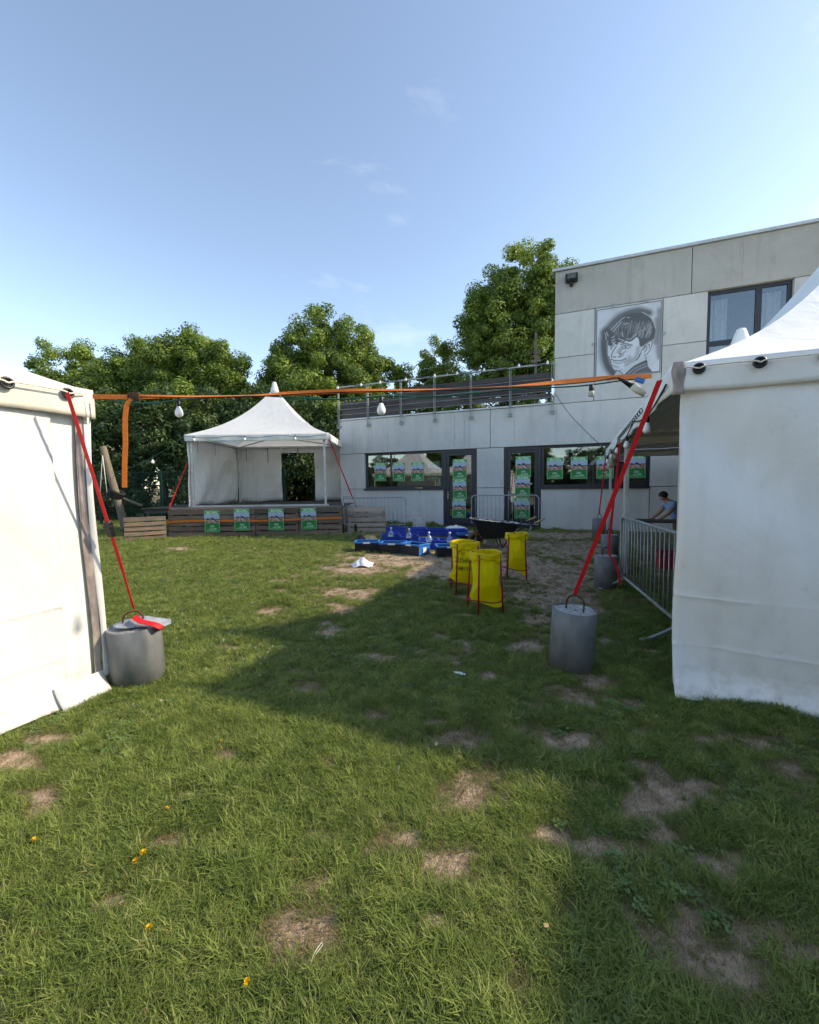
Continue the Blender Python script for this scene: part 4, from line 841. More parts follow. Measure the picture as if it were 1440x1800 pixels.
wbk = MB().box(-.13, .13, -.04, -.005, 0, .035).build('wood_block', MAT['grip']); wbk.location = FW(fac(737, 858)[0], .0, ZS + .005); wbk.rotation_euler = (0, 0, -A_B); tag(wbk, 'small wooden block lying on the long window sill', 'wood block')
# string light on the terrace railing
l4 = thing('string_light', 'string light with small round bulbs wound along the terrace railing', 'string light', FW(0, -.1, ZP + RH)); org = np.array(l4.location)
uu = np.linspace(pus[0] - .05, pus[-1], 60); MB().tube(np.array([FW(u, -.13, ZP + RH + .02 + .05 * math.sin(u * 5)) for u in uu]) - org, .008, 5).build('cable', MAT['black_cable'], l4, True)
for u in np.linspace(pus[0], pus[-1] - .15, 9): bulb(l4, FW(u + .1 * math.sin(u * 9), -.14, ZP + RH + .08 + .06 * math.sin(u * 7)) - org, 1.3)
# thin cable slung across the facade
cw = [FW(*(lambda q: (q[0], -.5, q[1]))(fac(978, 700))), FW(*(lambda q: (q[0], -1.0, q[1]))(fac(1000, 735))), FW(*(lambda q: (q[0], -1.6, q[1]))(fac(1030, 772))), g3 + (0, 0, .1)]
cw[0] = FW(fac(976, 692)[0], -.02, fac(976, 692)[1])
tag(MB().tube(spline(cw, 24), .009, 5).build('slung_cable', MAT['wire'], None, True), 'thin grey cable slung from the terrace corner to the far tent', 'cable')

# ------------------------------------------------------------------ crowd barriers
def barrier(label, P, rz, W=2.2, H=1.08, nb=14):
    t = thing('crowd_barrier', label, 'barrier', P, rz, 'steel crowd barriers'); zb = .2; R_ = .12
    loop = [(R_, 0, zb), (W - R_, 0, zb)] + [(W - R_ * (1 - math.sin(q)), 0, zb + R_ * (1 - math.cos(q))) for q in np.linspace(.3, 1.57, 4)]
    loop = [(0.0, 0, zb), (W, 0, zb), (W, 0, H - R_)] + [(W - R_ + R_ * math.cos(q), 0, H - R_ + R_ * math.sin(q)) for q in np.linspace(.2, 1.57, 6)] + [(R_ - R_ * math.sin(q), 0, H - R_ + R_ * math.cos(q)) for q in np.linspace(0, 1.37, 6)] + [(0, 0, H - R_)]
    MB().tube(loop, .019, 10, closed=True).build('frame', MAT['galv'], t, True)
    for i in range(nb):
        x = W * (i + 1) / (nb + 1); MB().tube([(x, 0, zb), (x, 0, H)], .0075, 7).build('bar', MAT['galv'], t, True)
    for x in (.22, W - .22):
        MB().tube(spline([(x, -.36, .015), (x, -.28, .03), (x, -.10, .13), (x, -.03, .175), (x, .03, .175), (x, .10, .13), (x, .28, .03), (x, .36, .015)], 26), .017, 8).build('foot', MAT['galv'], t, True)
    for z in (.45, .85): MB().tube([(W, 0, z), (W + .1, 0, z), (W + .1, 0, z + .05)], .008, 6).build('hook', MAT['galv'], t, True)
    return t
def bar_between(label, a, b, **k):
    a, b = np.asarray(a), np.asarray(b); L = float(np.linalg.norm((b - a)[:2])); return barrier(label, (a[0], a[1], float(gz(a[0], a[1])) - .005), math.atan2(b[1] - a[1], b[0] - a[0]), W=L, **k)
bar_between('steel crowd barrier standing in front of the glass doors', at_depth(829, 930, 13.05), at_depth(947, 930, 12.25), nb=15)
bar_between('steel crowd barrier behind the pale leaning pallet', at_depth(603, 925, 13.3), at_depth(714, 925, 13.15), nb=14)
nb_ = at_depth(1216, 1000, 3.72); fb_ = at_depth(1091, 1000, 6.15)
bar_between('steel crowd barrier closing the open side of the shaded tent', (fb_[0], fb_[1], 0), (nb_[0], nb_[1], 0), nb=17)
q0 = CR + TV * 2.6 + TU * 1.2; q1 = CR + TV * 4.3 + TU * 1.9
bar_between('steel crowd barrier standing inside the shaded tent', q0, q1, nb=12)

# ------------------------------------------------------------------ bin stands and yellow bags
def stand(label, P, rz, H=.86, R_=.20, grp='red bin stands'):
    t = thing('bin_stand', label, 'bin stand', P, rz, grp); n = 4; zh = H - .06
    MB().tube([(R_ * math.cos(q), R_ * math.sin(q), zh) for q in np.arange(28) * 2 * math.pi / 28], .011, 7, closed=True).build('top_ring', MAT['redpaint'], t, True)
    an = np.arange(4) * math.pi / 2 + math.pi / 4; Rb = R_ * 1.28
    for q in an:
        MB().tube([(Rb * math.cos(q), Rb * math.sin(q), -.02), (R_ * 1.06 * math.cos(q), R_ * 1.06 * math.sin(q), zh)], .012, 8).build('leg', MAT['redpaint'], t, True)
    rb = R_ * 1.24; MB().tube([(rb * math.cos(q) * (1 + .05 * math.cos(4 * q)), rb * math.sin(q) * (1 + .05 * math.cos(4 * q)), .17 + .012 * math.sin(2 * q)) for q in np.arange(32) * 2 * math.pi / 32], .0085, 6, closed=True).build('brace_ring', MAT['redpaint'], t, True)
    return t
def bag_surface(th, h, R_, H, seed, skew, wide):
    """th angle, h 0 bottom .. 1 top; returns xyz arrays in the stand frame"""
    z = .16 + (H - .06 - .16) * h; k = .84 + .16 * np.clip(h * 1.15, 0, 1) ** .6
    flat = np.clip((.35 - h) / .35, 0, 1)
    r_ = R_ * 1.0 * k * (1 + .09 * fnoise(np.cos(th) * 3 + h * 4, np.sin(th) * 3 - h * 2, seed, 4) + .035 * np.sin(th * 7 + h * 5 + seed) * (1 - h) + .018 * np.sin(th * 13 - h * 9 + seed) + .035 * fnoise(th * 6 + h * 3, h * 14 - th * 2, seed + 40, 3))
    x = r_ * np.cos(th) * (1 + (wide + .35) * flat) * (1 - .0 * flat); y = r_ * np.sin(th) * (1 - .75 * flat)
    z = z - .10 * flat * np.cos(th + skew) * np.abs(np.cos(th + skew)) - .02 * flat
    return x + skew * .03 * (1 - h), y, z
def bag(label, st, H=.86, R_=.19, seed=0, skew=.2, wide=.2):
    t = thing('bin_bag', label, 'bin bag', tuple(st.location), st.rotation_euler.z, 'yellow bin bags')
    th = np.linspace(0, 2 * math.pi, 97)[:-1]; hs = np.linspace(0, 1, 54)
    P = np.zeros((96, 54 + 8, 3))
    for j, h in enumerate(hs): P[:, j] = np.stack(bag_surface(th, h, R_ - .016, H, seed, skew, wide), -1)
    zt_ = H - .06                                               # rolled cuff over the ring
    for j, (dr, dz) in enumerate(((-.004, .014), (.012, .019), (.024, .012), (.027, -.012), (.025, -.035), (.030, -.055), (.026, -.075), (.019, -.066))):
        w = 1 + (.016 * np.sin(th * 5 + seed + j * .6) + .014 * np.sin(th * 11 + seed * 2 + j * .9) + .02 * fnoise(th * 4, th * 0 + j * .8, seed, 3)) * (j > 1)
        P[:, 54 + j] = np.stack([(R_ + dr - .008) * np.cos(th) * w, (R_ + dr - .008) * np.sin(th) * w, zt_ + dz + (.018 * np.sin(th * 3 + seed) + .012 * np.sin(th * 8 + seed)) * (j > 3) + .008 * np.sin(th * 2 + seed)], -1)
    MB().grid(P, True).build('bag_film', MAT['yellow'], t, True)
    return t
bins = []
b1 = at_ground(858, 1083); b1[1] += .2; b2 = at_ground(822, 1048); b2[1] += .22; b3 = at_ground(912, 1019); b3[1] += .15
for i, (p, rz, lb, lg, sd_, sk, wd) in enumerate(((b1, .25, 'red tubular bin stand in front of the lettered yellow bag', 'plain yellow bin bag with open rolled top in front of the lettered bag', 1, .9, .25),
        (b2, .1, 'red tubular bin stand holding the lettered yellow bag', 'yellow bin bag with black lettering on its side', 4, -.2, .1), (b3, -.2, 'red tubular bin stand standing alone near the wheelbarrow', 'narrow yellow bin bag on the stand near the wheelbarrow', 7, .5, -.15))):
    H_ = (.80, .80, .80)[i]; p[2] = float(gz(p[0], p[1])); Rr = (.185, .2, .17)[i]
    s_ = stand(lb, p, rz, H_, Rr); g_ = bag(lg, s_, H_, Rr, sd_, sk, wd); bins.append((s_, g_, H_, Rr, sd_, sk, wd))
# lettering printed on the side of the second bag (laid onto the film)
s_, g_, H_, Rr, sd_, sk, wd = bins[1]
def letter(txt, thc, hc, wth, hgt, shear=0.0):
    c = bpy.data.curves.new('lettering', 'FONT'); c.body = txt; c.size = 1.0; c.align_x = 'CENTER'; c.shear = shear; c.offset = .012; c.resolution_u = 2
    o = bpy.data.objects.new('tmp', c); COL.objects.link(o); dg = bpy.context.evaluated_depsgraph_get(); me = bpy.data.meshes.new_from_object(o.evaluated_get(dg)); bpy.data.objects.remove(o)
    bm = bmesh.new(); bm.from_mesh(me); bmesh.ops.subdivide_edges(bm, edges=bm.edges[:], cuts=1); co = np.array([v.co[:] for v in bm.verts])
    w0 = co[:, 0].max() - co[:, 0].min(); h0 = co[:, 1].max() - co[:, 1].min()
    a = thc + (co[:, 0] / w0) * wth; h = hc + (co[:, 1] - co[:, 1].min()) / h0 * hgt
    X, Y, Z = bag_surface(a, h, Rr - .016, H_, sd_, sk, wd); n = np.stack([np.cos(a), np.sin(a), 0 * a], -1)
    for v, p_ in zip(bm.verts, np.stack([X, Y, Z], -1) + n * .004): v.co = p_
    bm.to_mesh(me); bm.free(); me.materials.clear(); me.materials.append(MAT['ink']); o = bpy.data.objects.new('lettering', me); link(o, g_)
ca_ = -math.pi / 2 - .36
letter('STAD', ca_ - .2, .72, .66, .10, .3); letter('OUDENAARDE', ca_, .53, 1.6, .16); letter('EVENEMENTENHAL', ca_ + .02, .34, 1.6, .105)

# ------------------------------------------------------------------ wheelbarrow
wp_ = at_ground(838, 964); wp_[1] += .15
wa = at_ground(905, 962)
wb = thing('wheelbarrow', 'black builder\'s wheelbarrow with cement splashed tray beside the blue crates', 'wheelbarrow', (wp_[0], wp_[1], float(gz(wp_[0], wp_[1]))), .03)
Rw = .19
def rot_y(pts, c): return pts
mb = MB(); n = 28; tyre = []
for q in np.arange(n) * 2 * math.pi / n:
    tyre.append([( (Rw - .04 + .04 * math.cos(w)) * math.cos(q), .04 * math.sin(w), Rw + (Rw - .04 + .04 * math.cos(w)) * math.sin(q)) for w in np.linspace(0, 2 * math.pi, 11)])
wh = MB().grid(np.array(tyre), True).build('wheel', MAT['rim'], wb, True)
mb = MB(); mb.add([(Rw * .62 * math.cos(q), -.03, Rw + Rw * .62 * math.sin(q)) for q in np.arange(20) * math.pi / 10] + [(Rw * .62 * math.cos(q), .03, Rw + Rw * .62 * math.sin(q)) for q in np.arange(20) * math.pi / 10], [tuple(range(20)), tuple(range(39, 19, -1))] + [(i, 20 + i, 20 + (i + 1) % 20, (i + 1) % 20) for i in range(20)])
mb.build('rim', MAT['tyre'], wh)
MB().tube([(0, -.07, Rw), (0, .07, Rw)], .035, 12).build('hub', MAT['galv'], wh, True)
# tray: lofted sheet steel, long to the right, deeper towards the wheel
def tray_ring(k, off=0):
    cx_, w, l0, l1, z0, z1 = [(.0, .24, .16, .80, .22, .25), (.0, .29, .04, .93, .42, .42), (.0, .335, -.12, 1.05, .70, .56)][k]
    pts = []
    for q in np.arange(40) * 2 * math.pi / 40:
        ca2, sa = math.cos(q), math.sin(q); e = .45; sx = math.copysign(abs(ca2) ** e, ca2); sy = math.copysign(abs(sa) ** e, sa)
        x = (l0 + l1) / 2 + (l1 - l0) / 2 * sx * (1 - off); pts.append((x, w * sy * (1 - off), z0 + (z1 - z0) * (x - l0) / (l1 - l0) + off * .3))
    return pts
mb = MB(); mb.grid(np.array([tray_ring(0), tray_ring(1), tray_ring(2)]).transpose(1, 0, 2), True); mb.add(tray_ring(0), [tuple(range(39, -1, -1))]); mb.build('tray', MAT['tray'], wb, True)
mb = MB(); mb.grid(np.array([tray_ring(0, .03), tray_ring(1, .02), tray_ring(2, .012)]).transpose(1, 0, 2)[::-1], True); mb.add(tray_ring(0, .03), [tuple(range(40))]); mb.build('tray_lining', MAT['splash'], wb, True)
MB().tube(tray_ring(2), .012, 8, closed=True).build('tray_rim', MAT['splash'], wb, True)
for s in (-1, 1):
    MB().tube(spline([(0, .075 * s, Rw), (.25, .16 * s, .27), (.75, .25 * s, .31), (1.1, .28 * s, .50), (1.5, .29 * s, .66)], 24), .017, 8).build('handle', MAT['black'], wb, True)
    MB().tube([(1.32, .287 * s, .588), (1.56, .292 * s, .685)], .022, 10).build('grip', MAT['grip'], wb, True)
    MB().tube(spline([(.5, .2 * s, .29), (.55, .2 * s, .12), (.62, .2 * s, .0), (.72, .2 * s, .0), (.85, .21 * s, .15), (.88, .25 * s, .36)], 22), .014, 8).build('leg', MAT['black'], wb, True)
    MB().bar((.0, .07 * s, Rw), (-.02, .12 * s, .52), .03, .006).build('strut', MAT['rim'], wb)
MB().bar((-.14, -.13, Rw + .0), (-.14, .13, Rw + .0), .02, .02).build('front_bar', MAT['black'], wb)
for s in (-1, 1): MB().tube([(-.14, .125 * s, Rw), (.0, .08 * s, Rw), (.26, .165 * s, .275)], .011, 7).build('guard_bar', MAT['black'], wb, True)

# ------------------------------------------------------------------ blue crates, bottles
def crate(label, P, rz, L=.6, W=.4, H=.24, side='crate_shade', rim='crate_light', lab=1, grp='blue plastic crates'):
    t = thing('plastic_crate', label, 'crate', P, rz, grp); th = .018
    for (x0, x1, y0, y1, nm) in ((0, L, 0, th, 'long_side'), (0, L, W - th, W, 'long_side'), (0, th, th, W - th, 'short_side'), (L - th, L, th, W - th, 'short_side')):
        o = MB().box(x0, x1, y0, y1, .004, H - .034); 
        for k in range(3):
            z = .03 + k * (H - .09) / 3
            if nm == 'long_side': o.box(x0 + .006, x1 - .006, y0 - (.008 if y0 == 0 else -.0) + (0 if y0 == 0 else .001), y1 + (.008 if y0 > 0 else -.001), z, z + .014)
        o.build(nm, MAT[side if nm == 'long_side' else (rim if lab == 2 else side)], t)
    MB().box(-.014, L + .014, -.014, .03, H - .035, H).box(-.014, L + .014, W - .03, W + .014, H - .035, H).box(-.014, .03, .03, W - .03, H - .035, H).box(L - .03, L + .014, .03, W - .03, H - .035, H).build('rim', MAT[rim], t, bevel=.004)
    MB().box(th, L - th, th, W - th, .004, .016).build('base', MAT[side], t)
    if lab: MB().box(L * .34, L * .62, -.017, -.0145, H - .045, H - .006).build('label', MAT['paper'], t)
    if lab == 2: MB().box(L + .0145, L + .017, W * .33, W * .62, .05, H - .075).build('label', MAT['paper'], t)
    return t
def gp3(px, py): p = at_ground(px, py); return (p[0], p[1], p[2])
crate('black sided blue crate in front of the tan cloth and black bag', gp3(624, 971), .06, .56)
crate('black sided blue crate in the middle of the front row', gp3(667, 973), -.12, .58, lab=1)
crate('bright blue crate turned end on with a white label on its short side', gp3(703, 973), -.72, .55, .4, lab=2)
crate('black sided blue crate standing behind the lettered yellow bag', gp3(769, 980), .05, .6)
crate('black sided blue crate next to the wheelbarrow wheel', gp3(806, 957), .0, .5, .36, .26)
dk = [(671, 958, .1), (703, 961, .02), (738, 969, .0), (774, 970, .02)]
dl_ = ['dark blue crate with a water bottle, at the end of the row nearest the stage', 'dark blue crate with a water bottle, second from the stage', 'dark blue crate with a water bottle, third from the stage', 'dark blue crate with a water bottle, nearest the wheelbarrow']
for i, (px, py, rz) in enumerate(dk):
    P = at_ground(px, py); P[1] += .18; H_ = .23; P[2] = float(gz(P[0], P[1])); Lc = .46 if i != 3 else .5
    crate(dl_[i], P, rz, Lc, .42, H_, 'crate_dark', 'crate_dark', 1, 'dark blue crates')
    for rr in range(1):
        bt = thing('water_bottle', ['clear water bottle with white cap in the dark blue crate nearest the stage', 'clear water bottle with white cap in the second dark blue crate from the stage', 'clear water bottle with white cap in the third dark blue crate from the stage', 'clear water bottle with white cap in the dark blue crate nearest the wheelbarrow'][i], 'bottle', (P[0] + Lc * .5, P[1] + .14, P[2] + .017), 0, 'water bottles')
        MB().lathe([(.08, 0), (.085, .02), (.085, .2), (.07, .25), (.03, .30), (.02, .33), (.02, .345)], 20).build('body', MAT['bottle'], bt, True)
        MB().lathe([(.025, .34), (.025, .385), (.02, .39)], 14).build('cap', MAT['whiteplastic'], bt, True)
for i, (px, py, lb) in enumerate(((678, 944, 'dark blue crate behind the row of bottle crates, nearest the stage'), (716, 946, 'dark blue crate behind the row of bottle crates, second from the stage'), (752, 948, 'dark blue crate behind the row of bottle crates, third from the stage'), (789, 950, 'dark blue crate behind the row of bottle crates, nearest the wheelbarrow'))):
    P = at_ground(px, py); P[1] += .35; P[2] = float(gz(P[0], P[1])); crate(lb, P, .03 * i - .04, .55, .4, .23, 'crate_dark', 'crate_dark', 0, 'dark blue crates')
MAT['tan'] = simple('tan_cloth', (.52, .36, .17), .9, .3, 10)
p = at_ground(650, 951); p[1] += .1; crumple('tan_cloth', 'crumpled tan cloth lying behind the front crates', p, .22, .16, .26, 'tan', 14, 'cloth')
p = at_ground(633, 953); p[1] += .15; crumple('black_bag', 'small crumpled black bag beside the tan cloth', p, .2, .14, .24, 'black', 17, 'bag')
p = at_ground(637, 996); crumple('white_plastic_bag', 'crumpled white plastic bag lying alone on the lawn', (p[0], p[1] + .05, p[2] + .005), .20, .15, .20, 'whiteplastic', 5, 'bag', 28, .5)
p = at_ground(802, 934); crumple('white_plastic_sheet', 'crumpled white plastic sheet on the ground below the glass door', (p[0], p[1] + .3, p[2] + .005), .42, .2, .27, 'whiteplastic', 9, 'sheet', 30, .15)
p = at_ground(808, 1190); o = crumple('paper_scrap', 'small white paper scrap lying in the shaded grass', (p[0], p[1], .03), .05, .016, .02, 'whiteplastic', 2); o.rotation_euler = (0, 0, -.5)
p = at_ground(557, 1695); tag(MB().tube(spline([p + (-0.0138, -0.0240, .035), p + (-0.0066, 0.0000, .04), p + (0.0055, 0.0240, .04), p + (0.0110, 0.0330, .038), p + (0.0154, 0.0240, .04), p + (0.0066, 0.0072, .042), p + (-0.0028, -0.0060, .04)], 30), .0011, 6).build('string_loop', MAT['cream'], None, True), 'pale loop of string lying on dry grass', 'string')
p = at_ground(960, 1644); o = crumple('dry_leaf', 'small orange dry leaf lying on the lawn', (p[0], p[1], .035), .009, .007, .008, 'tan', 6, 'leaf', 8)

# ------------------------------------------------------------------ hand truck, wall-side things, playground log, fence
p = at_ground(603, 939); p[1] += .35; ht = thing('hand_truck', 'upright hand truck with black wheels between the stage and the leaning pallet', 'hand truck', (p[0], p[1], p[2]), .2)
for x in (-.02, .3): MB().tube([(x, 0, .1), (x, .02, 1.15)], .016, 8).build('frame_tube', MAT['galv'], ht, True)
for z in (.25, .6, .95, 1.14): MB().tube([(-.02, .005, z), (.3, .005, z)], .012, 6).build('cross_tube', MAT['galv'], ht, True)
for x in (-.06, .34):
    MB().add(*(lambda a: (np.r_[np.c_[0 * a + x - .035, .14 * np.cos(a), .14 + .14 * np.sin(a)], np.c_[0 * a + x + .035, .14 * np.cos(a), .14 + .14 * np.sin(a)]], [tuple(range(20)), tuple(range(39, 19, -1))] + [(i, 20 + i, 20 + (i + 1) % 20, (i + 1) % 20) for i in range(20)]))(np.arange(20) * math.pi / 10)).build('wheel', MAT['tyre'], ht, bevel=.012)
MB().box(-.02, .3, -.25, -.02, .01, .018).build('toe_plate', MAT['galv'], ht)
# weeds along the wall foot
def leaf_cloud(cents, rad, nper, size, seed, flat=.6, updir=.4):
    r = np.random.default_rng(seed); cents = np.asarray(cents, float); n = len(cents) * nper
    c = np.repeat(cents, nper, 0); rr = np.repeat(np.broadcast_to(rad, (len(cents),)), nper)
    d = r.normal(0, 1, (n, 3)); d /= np.linalg.norm(d, axis=1)[:, None]; rad_ = rr * r.uniform(.25, 1, n) ** .55
    p = c + d * rad_[:, None] * np.array([1, 1, .8]); nrm = d * 1.2 + r.normal(0, .42, (n, 3)) + np.array([0, 0, updir]); nrm /= np.linalg.norm(nrm, axis=1)[:, None]
    t = np.cross(nrm, r.normal(0, 1, (n, 3))); t /= np.linalg.norm(t, axis=1)[:, None] + 1e-9; b = np.cross(nrm, t); s = size * r.uniform(.6, 1.3, n)
    q = np.stack([p - t * s[:, None] * .5, p + b * s[:, None] * flat * .55 - nrm * s[:, None] * .1, p + t * s[:, None] * .55 - nrm * s[:, None] * .12, p - b * s[:, None] * flat * .55 - nrm * s[:, None] * .1], 1)
    tint = np.clip(r.normal(.45, .22, n) + .18 * np.repeat(r.normal(0, 1, len(cents)), nper), 0, 1)
    return q, tint
def leaf_mesh(name, q, tint, mat):
    n = len(q); me = bpy.data.meshes.new(name); me.vertices.add(4 * n); me.vertices.foreach_set('co', q.reshape(-1).astype(np.float32))
    me.loops.add(4 * n); me.loops.foreach_set('vertex_index', np.arange(4 * n, dtype=np.int32)); me.polygons.add(n)
    me.polygons.foreach_set('loop_start', np.arange(0, 4 * n, 4, dtype=np.int32)); me.polygons.foreach_set('loop_total', np.full(n, 4, np.int32))
    a = me.attributes.new('tint', 'FLOAT', 'FACE'); a.data.foreach_set('value', tint.astype(np.float32)); me.materials.append(mat); me.update(calc_edges=True); return me
cs = [FW(u, -.15 - .12 * random.random(), .17 + .1 * random.random()) for u in np.concatenate([np.linspace(1.6, 3.9, 26), np.linspace(.5, 1.5, 8)])]
q, ti = leaf_cloud(cs, .16, 70, .06, 77); tag(link(bpy.data.objects.new('wall_weeds', leaf_mesh('wall_weeds', q, ti, MAT['leaf']))), 'low green weeds growing along the foot of the concrete wall', 'weeds', kind='stuff')

lg = at_ground(213, 912); la = at_depth(183, 783, lg[1] + .4); base = at_depth(211, 905, 14.4); base[2] = float(gz(base[0], base[1]))
tp_ = at_depth(181, 785, base[1]) - base; bt_ = at_depth(214, 908, base[1]) - base; bt_ = bt_ + (bt_ - tp_) * .35
ln = thing('leaning_log_post', 'leaning peeled log post wrapped with black rubber near the mesh fence', 'log post', base)
k_ = (-.1 - tp_[2]) / (bt_[2] - tp_[2]); bt_ = tp_ + (bt_ - tp_) * k_
MB().tube(spline([bt_, bt_ * .66 + tp_ * .34 + (.02, 0, 0), bt_ * .33 + tp_ * .67, tp_], 12), np.linspace(.13, .10, 12), 12).build('log', MAT['logwood'], ln, True)
m_ = at_depth(204, 868, base[1]) - base
for k in range(3): MB().tube([m_ + np.array([.19 * math.cos(q) + .05 * (k - 1), .17 * math.sin(q), .06 * (k - 1) - .10 * math.cos(q)]) for q in np.arange(20) * math.pi / 10], .06, 8, closed=True).build('rubber_band', MAT['tyre'], ln, True)
for k in (0, 1): MB().tube([tp_ * .9 + bt_ * .1 + (-.02, -.1, 0), at_depth(176 + 12 * k, 866, base[1] - .2) - base], .012, 5).build('rope', MAT['rope'], ln, True)
a, b = at_depth(226, 880, base[1]) - base, at_depth(250, 889, base[1] - .2) - base; MB().tube([a - (b - a) * 1.2, a, b], .05, 8).build('cross_log', MAT['logwood'], ln, True)

fy_ = 16.6; fn = thing('mesh_fence', 'dark green wire mesh fence in front of the hedge', 'fence', (-9.0, fy_, .1))
fz0, fz1 = .03, at_depth(283, 829, fy_)[2] - .1
fx0 = at_depth(283, 860, fy_)[0] + 9.0
pxs = [fx0 - 5.0, fx0 - 2.5, fx0, fx0 + 2.5, fx0 + 5.0]
for x in pxs: MB().box(x - .045, x + .045, -.03, .03, -.05, fz1 + .05).build('post', MAT['mesh_green'], fn, bevel=.006)
for x in pxs[:-1]:
    w = MB()
    for xx in np.arange(x + .05, x + 2.46, .055): w.bar((xx, -.035, fz0), (xx, -.035, fz1), .009, .009, (0, 1, 0))
    for zz in list(np.linspace(fz0 + .05, fz1 - .03, 9)): w.bar((x + .04, -.044, zz), (x + 2.47, -.044, zz), .012, .012)
    tag(w.build('wire_panel', MAT['mesh_green'], fn), kind='stuff')

# ------------------------------------------------------------------ inside the right tents: table, person, bag, crate, pallets
def TP(a, b, z=0): p = CR + TU * a + TV * b; return np.array([p[0], p[1], float(gz(p[0], p[1])) + z])
pp = at_depth(1152, 880, 8.4); a_p = float(np.dot(pp - CR, TU)); b_p = float(np.dot(pp - CR, TV))
tb = thing('folding_table', 'dark folding bench table inside the far right tent', 'table', TP(a_p + .9, b_p - .15), -A_T)
MB().box(-1.25, .6, -.3, .3, .74, .775).build('table_top', MAT['deck'], tb, bevel=.004)
for x in (-1.0, .4):
    for y in (-.22, .22): MB().tube([(x, y, -.02), (x, y * .9, .74)], .014, 7).build('leg', MAT['galv'], tb, True)
def skin_body(name, verts, edges, radii, mat, parent, lv=2, root=0):
    me = bpy.data.meshes.new(name); me.from_pydata([tuple(map(float, v)) for v in verts], edges, []); o = bpy.data.objects.new(name, me); link(o, parent)
    o.modifiers.new('skin', 'SKIN').use_smooth_shade = True
    if not me.skin_vertices:
        bpy.context.view_layer.objects.active = o
    for i, rr in enumerate(radii): me.skin_vertices[0].data[i].radius = (rr, rr) if np.isscalar(rr) else rr
    me.skin_vertices[0].data[root].use_root = True
    m = o.modifiers.new('sub', 'SUBSURF'); m.levels = lv; m.render_levels = lv; me.materials.append(mat); return o
per = thing('person', 'person in light blue shirt and brown shorts bending forward over the table', 'person', TP(a_p + .50, b_p + .34), -A_T + .25); per.scale = (.92, .92, .92)
# facing -x, bent forward, hands on the table top
hip = (0, 0, .88); ch = (-.20, 0, 1.14); nk = (-.29, 0, 1.24); hd_ = (-.36, 0, 1.31)
bv = [hip, (-.09, 0, 1.0), ch, nk, (-.33, 0, 1.28), hd_, (-.40, 0, 1.38)]
be = [(0, 1), (1, 2), (2, 3), (3, 4), (4, 5), (5, 6)]; br = [.12, .125, .14, .06, .06, .095, .075]
for s in (-1, 1):
    i0 = len(bv); bv += [(-.22, .19 * s, 1.14), (-.32, .22 * s, .97), (-.48, .17 * s, .84), (-.54, .15 * s, .80)]; be += [(2, i0), (i0, i0 + 1), (i0 + 1, i0 + 2), (i0 + 2, i0 + 3)]; br += [.058, .046, .034, .026]
    for f_ in range(5):
        j = len(bv); yy = .15 * s + (f_ - 2) * .019; ln_ = (.05, .08, .09, .085, .065)[f_] if s > 0 else (.065, .085, .09, .08, .05)[f_]
        bv += [(-.575, yy, .80), (-.575 - ln_ * .7, yy * 1.0 + (f_ - 2) * .006, .795), (-.575 - ln_, yy + (f_ - 2) * .008, .785)]; be += [(i0 + 3, j), (j, j + 1), (j + 1, j + 2)]; br += [.010, .009, .008]
    i0 = len(bv); bv += [(.02, .10 * s, .82), (.0, .12 * s, .47), (.03, .12 * s, .09), (-.12, .13 * s, .035)]; be += [(0, i0), (i0, i0 + 1), (i0 + 1, i0 + 2), (i0 + 2, i0 + 3)]; br += [.10, .065, .045, .04]
skin_body('body', bv, be, br, MAT['skin'], per)
skin_body('shirt', [(.02, 0, .80), (-.07, 0, .99), (-.20, 0, 1.15), (-.255, 0, 1.21), (-.22, .19, 1.15), (-.28, .215, 1.04), (-.22, -.19, 1.15), (-.28, -.215, 1.04)], [(0, 1), (1, 2), (2, 3), (2, 4), (4, 5), (2, 6), (6, 7)], [.15, .17, .17, .085, .085, .07, .085, .07], MAT['shirt'], per)
skin_body('shorts', [(-.02, 0, .90), (.01, 0, .83), (.02, .10, .78), (.0, .12, .52), (.02, -.10, .78), (.0, -.12, .52)], [(0, 1), (1, 2), (2, 3), (1, 4), (4, 5)], [.145, .15, .115, .095, .115, .095], MAT['trousers'], per)
hr = MB().lathe([(.004, .095), (.05, .085), (.085, .05), (.094, .0), (.088, -.04), (.06, -.06)], 16).build('hair', MAT['hair'], per, True); hr.location = (-.355, 0, 1.355); hr.rotation_euler = (0, -.5, 0)
bp = thing('backpack', 'red and black backpack standing on the table beside the person', 'backpack', TP(a_p + .85, b_p - .1, .775), -A_T)
MB().box(-.14, .16, -.1, .1, 0, .46).build('bag_body', MAT['redcloth'], bp, bevel=.05)
MB().box(-.165, -.1, -.09, .09, .02, .42).build('side_pocket', MAT['black'], bp, bevel=.02); MB().tube(spline([(-.08, 0, .45), (-.04, 0, .53), (.06, 0, .53), (.1, 0, .45)], 12), .016, 7).build('carry_loop', MAT['black'], bp, True)
crate_red = crate('red plastic crate on the ground under the table in the far right tent', TP(a_p - .1, b_p - 1.2), -A_T, .5, .35, .3, 'redcloth', 'redcloth', 0, 'red crates')
for k, (aa_, bb_) in enumerate(((1.0, 4.5), (1.0, 4.8))):
    pallet(['dark pallet standing upright inside the right tents, in front', 'dark pallet standing upright inside the right tents, behind another'][k], TP(aa_ + .2 * k, bb_ - .3), -A_T + .05, 1.2, .8)

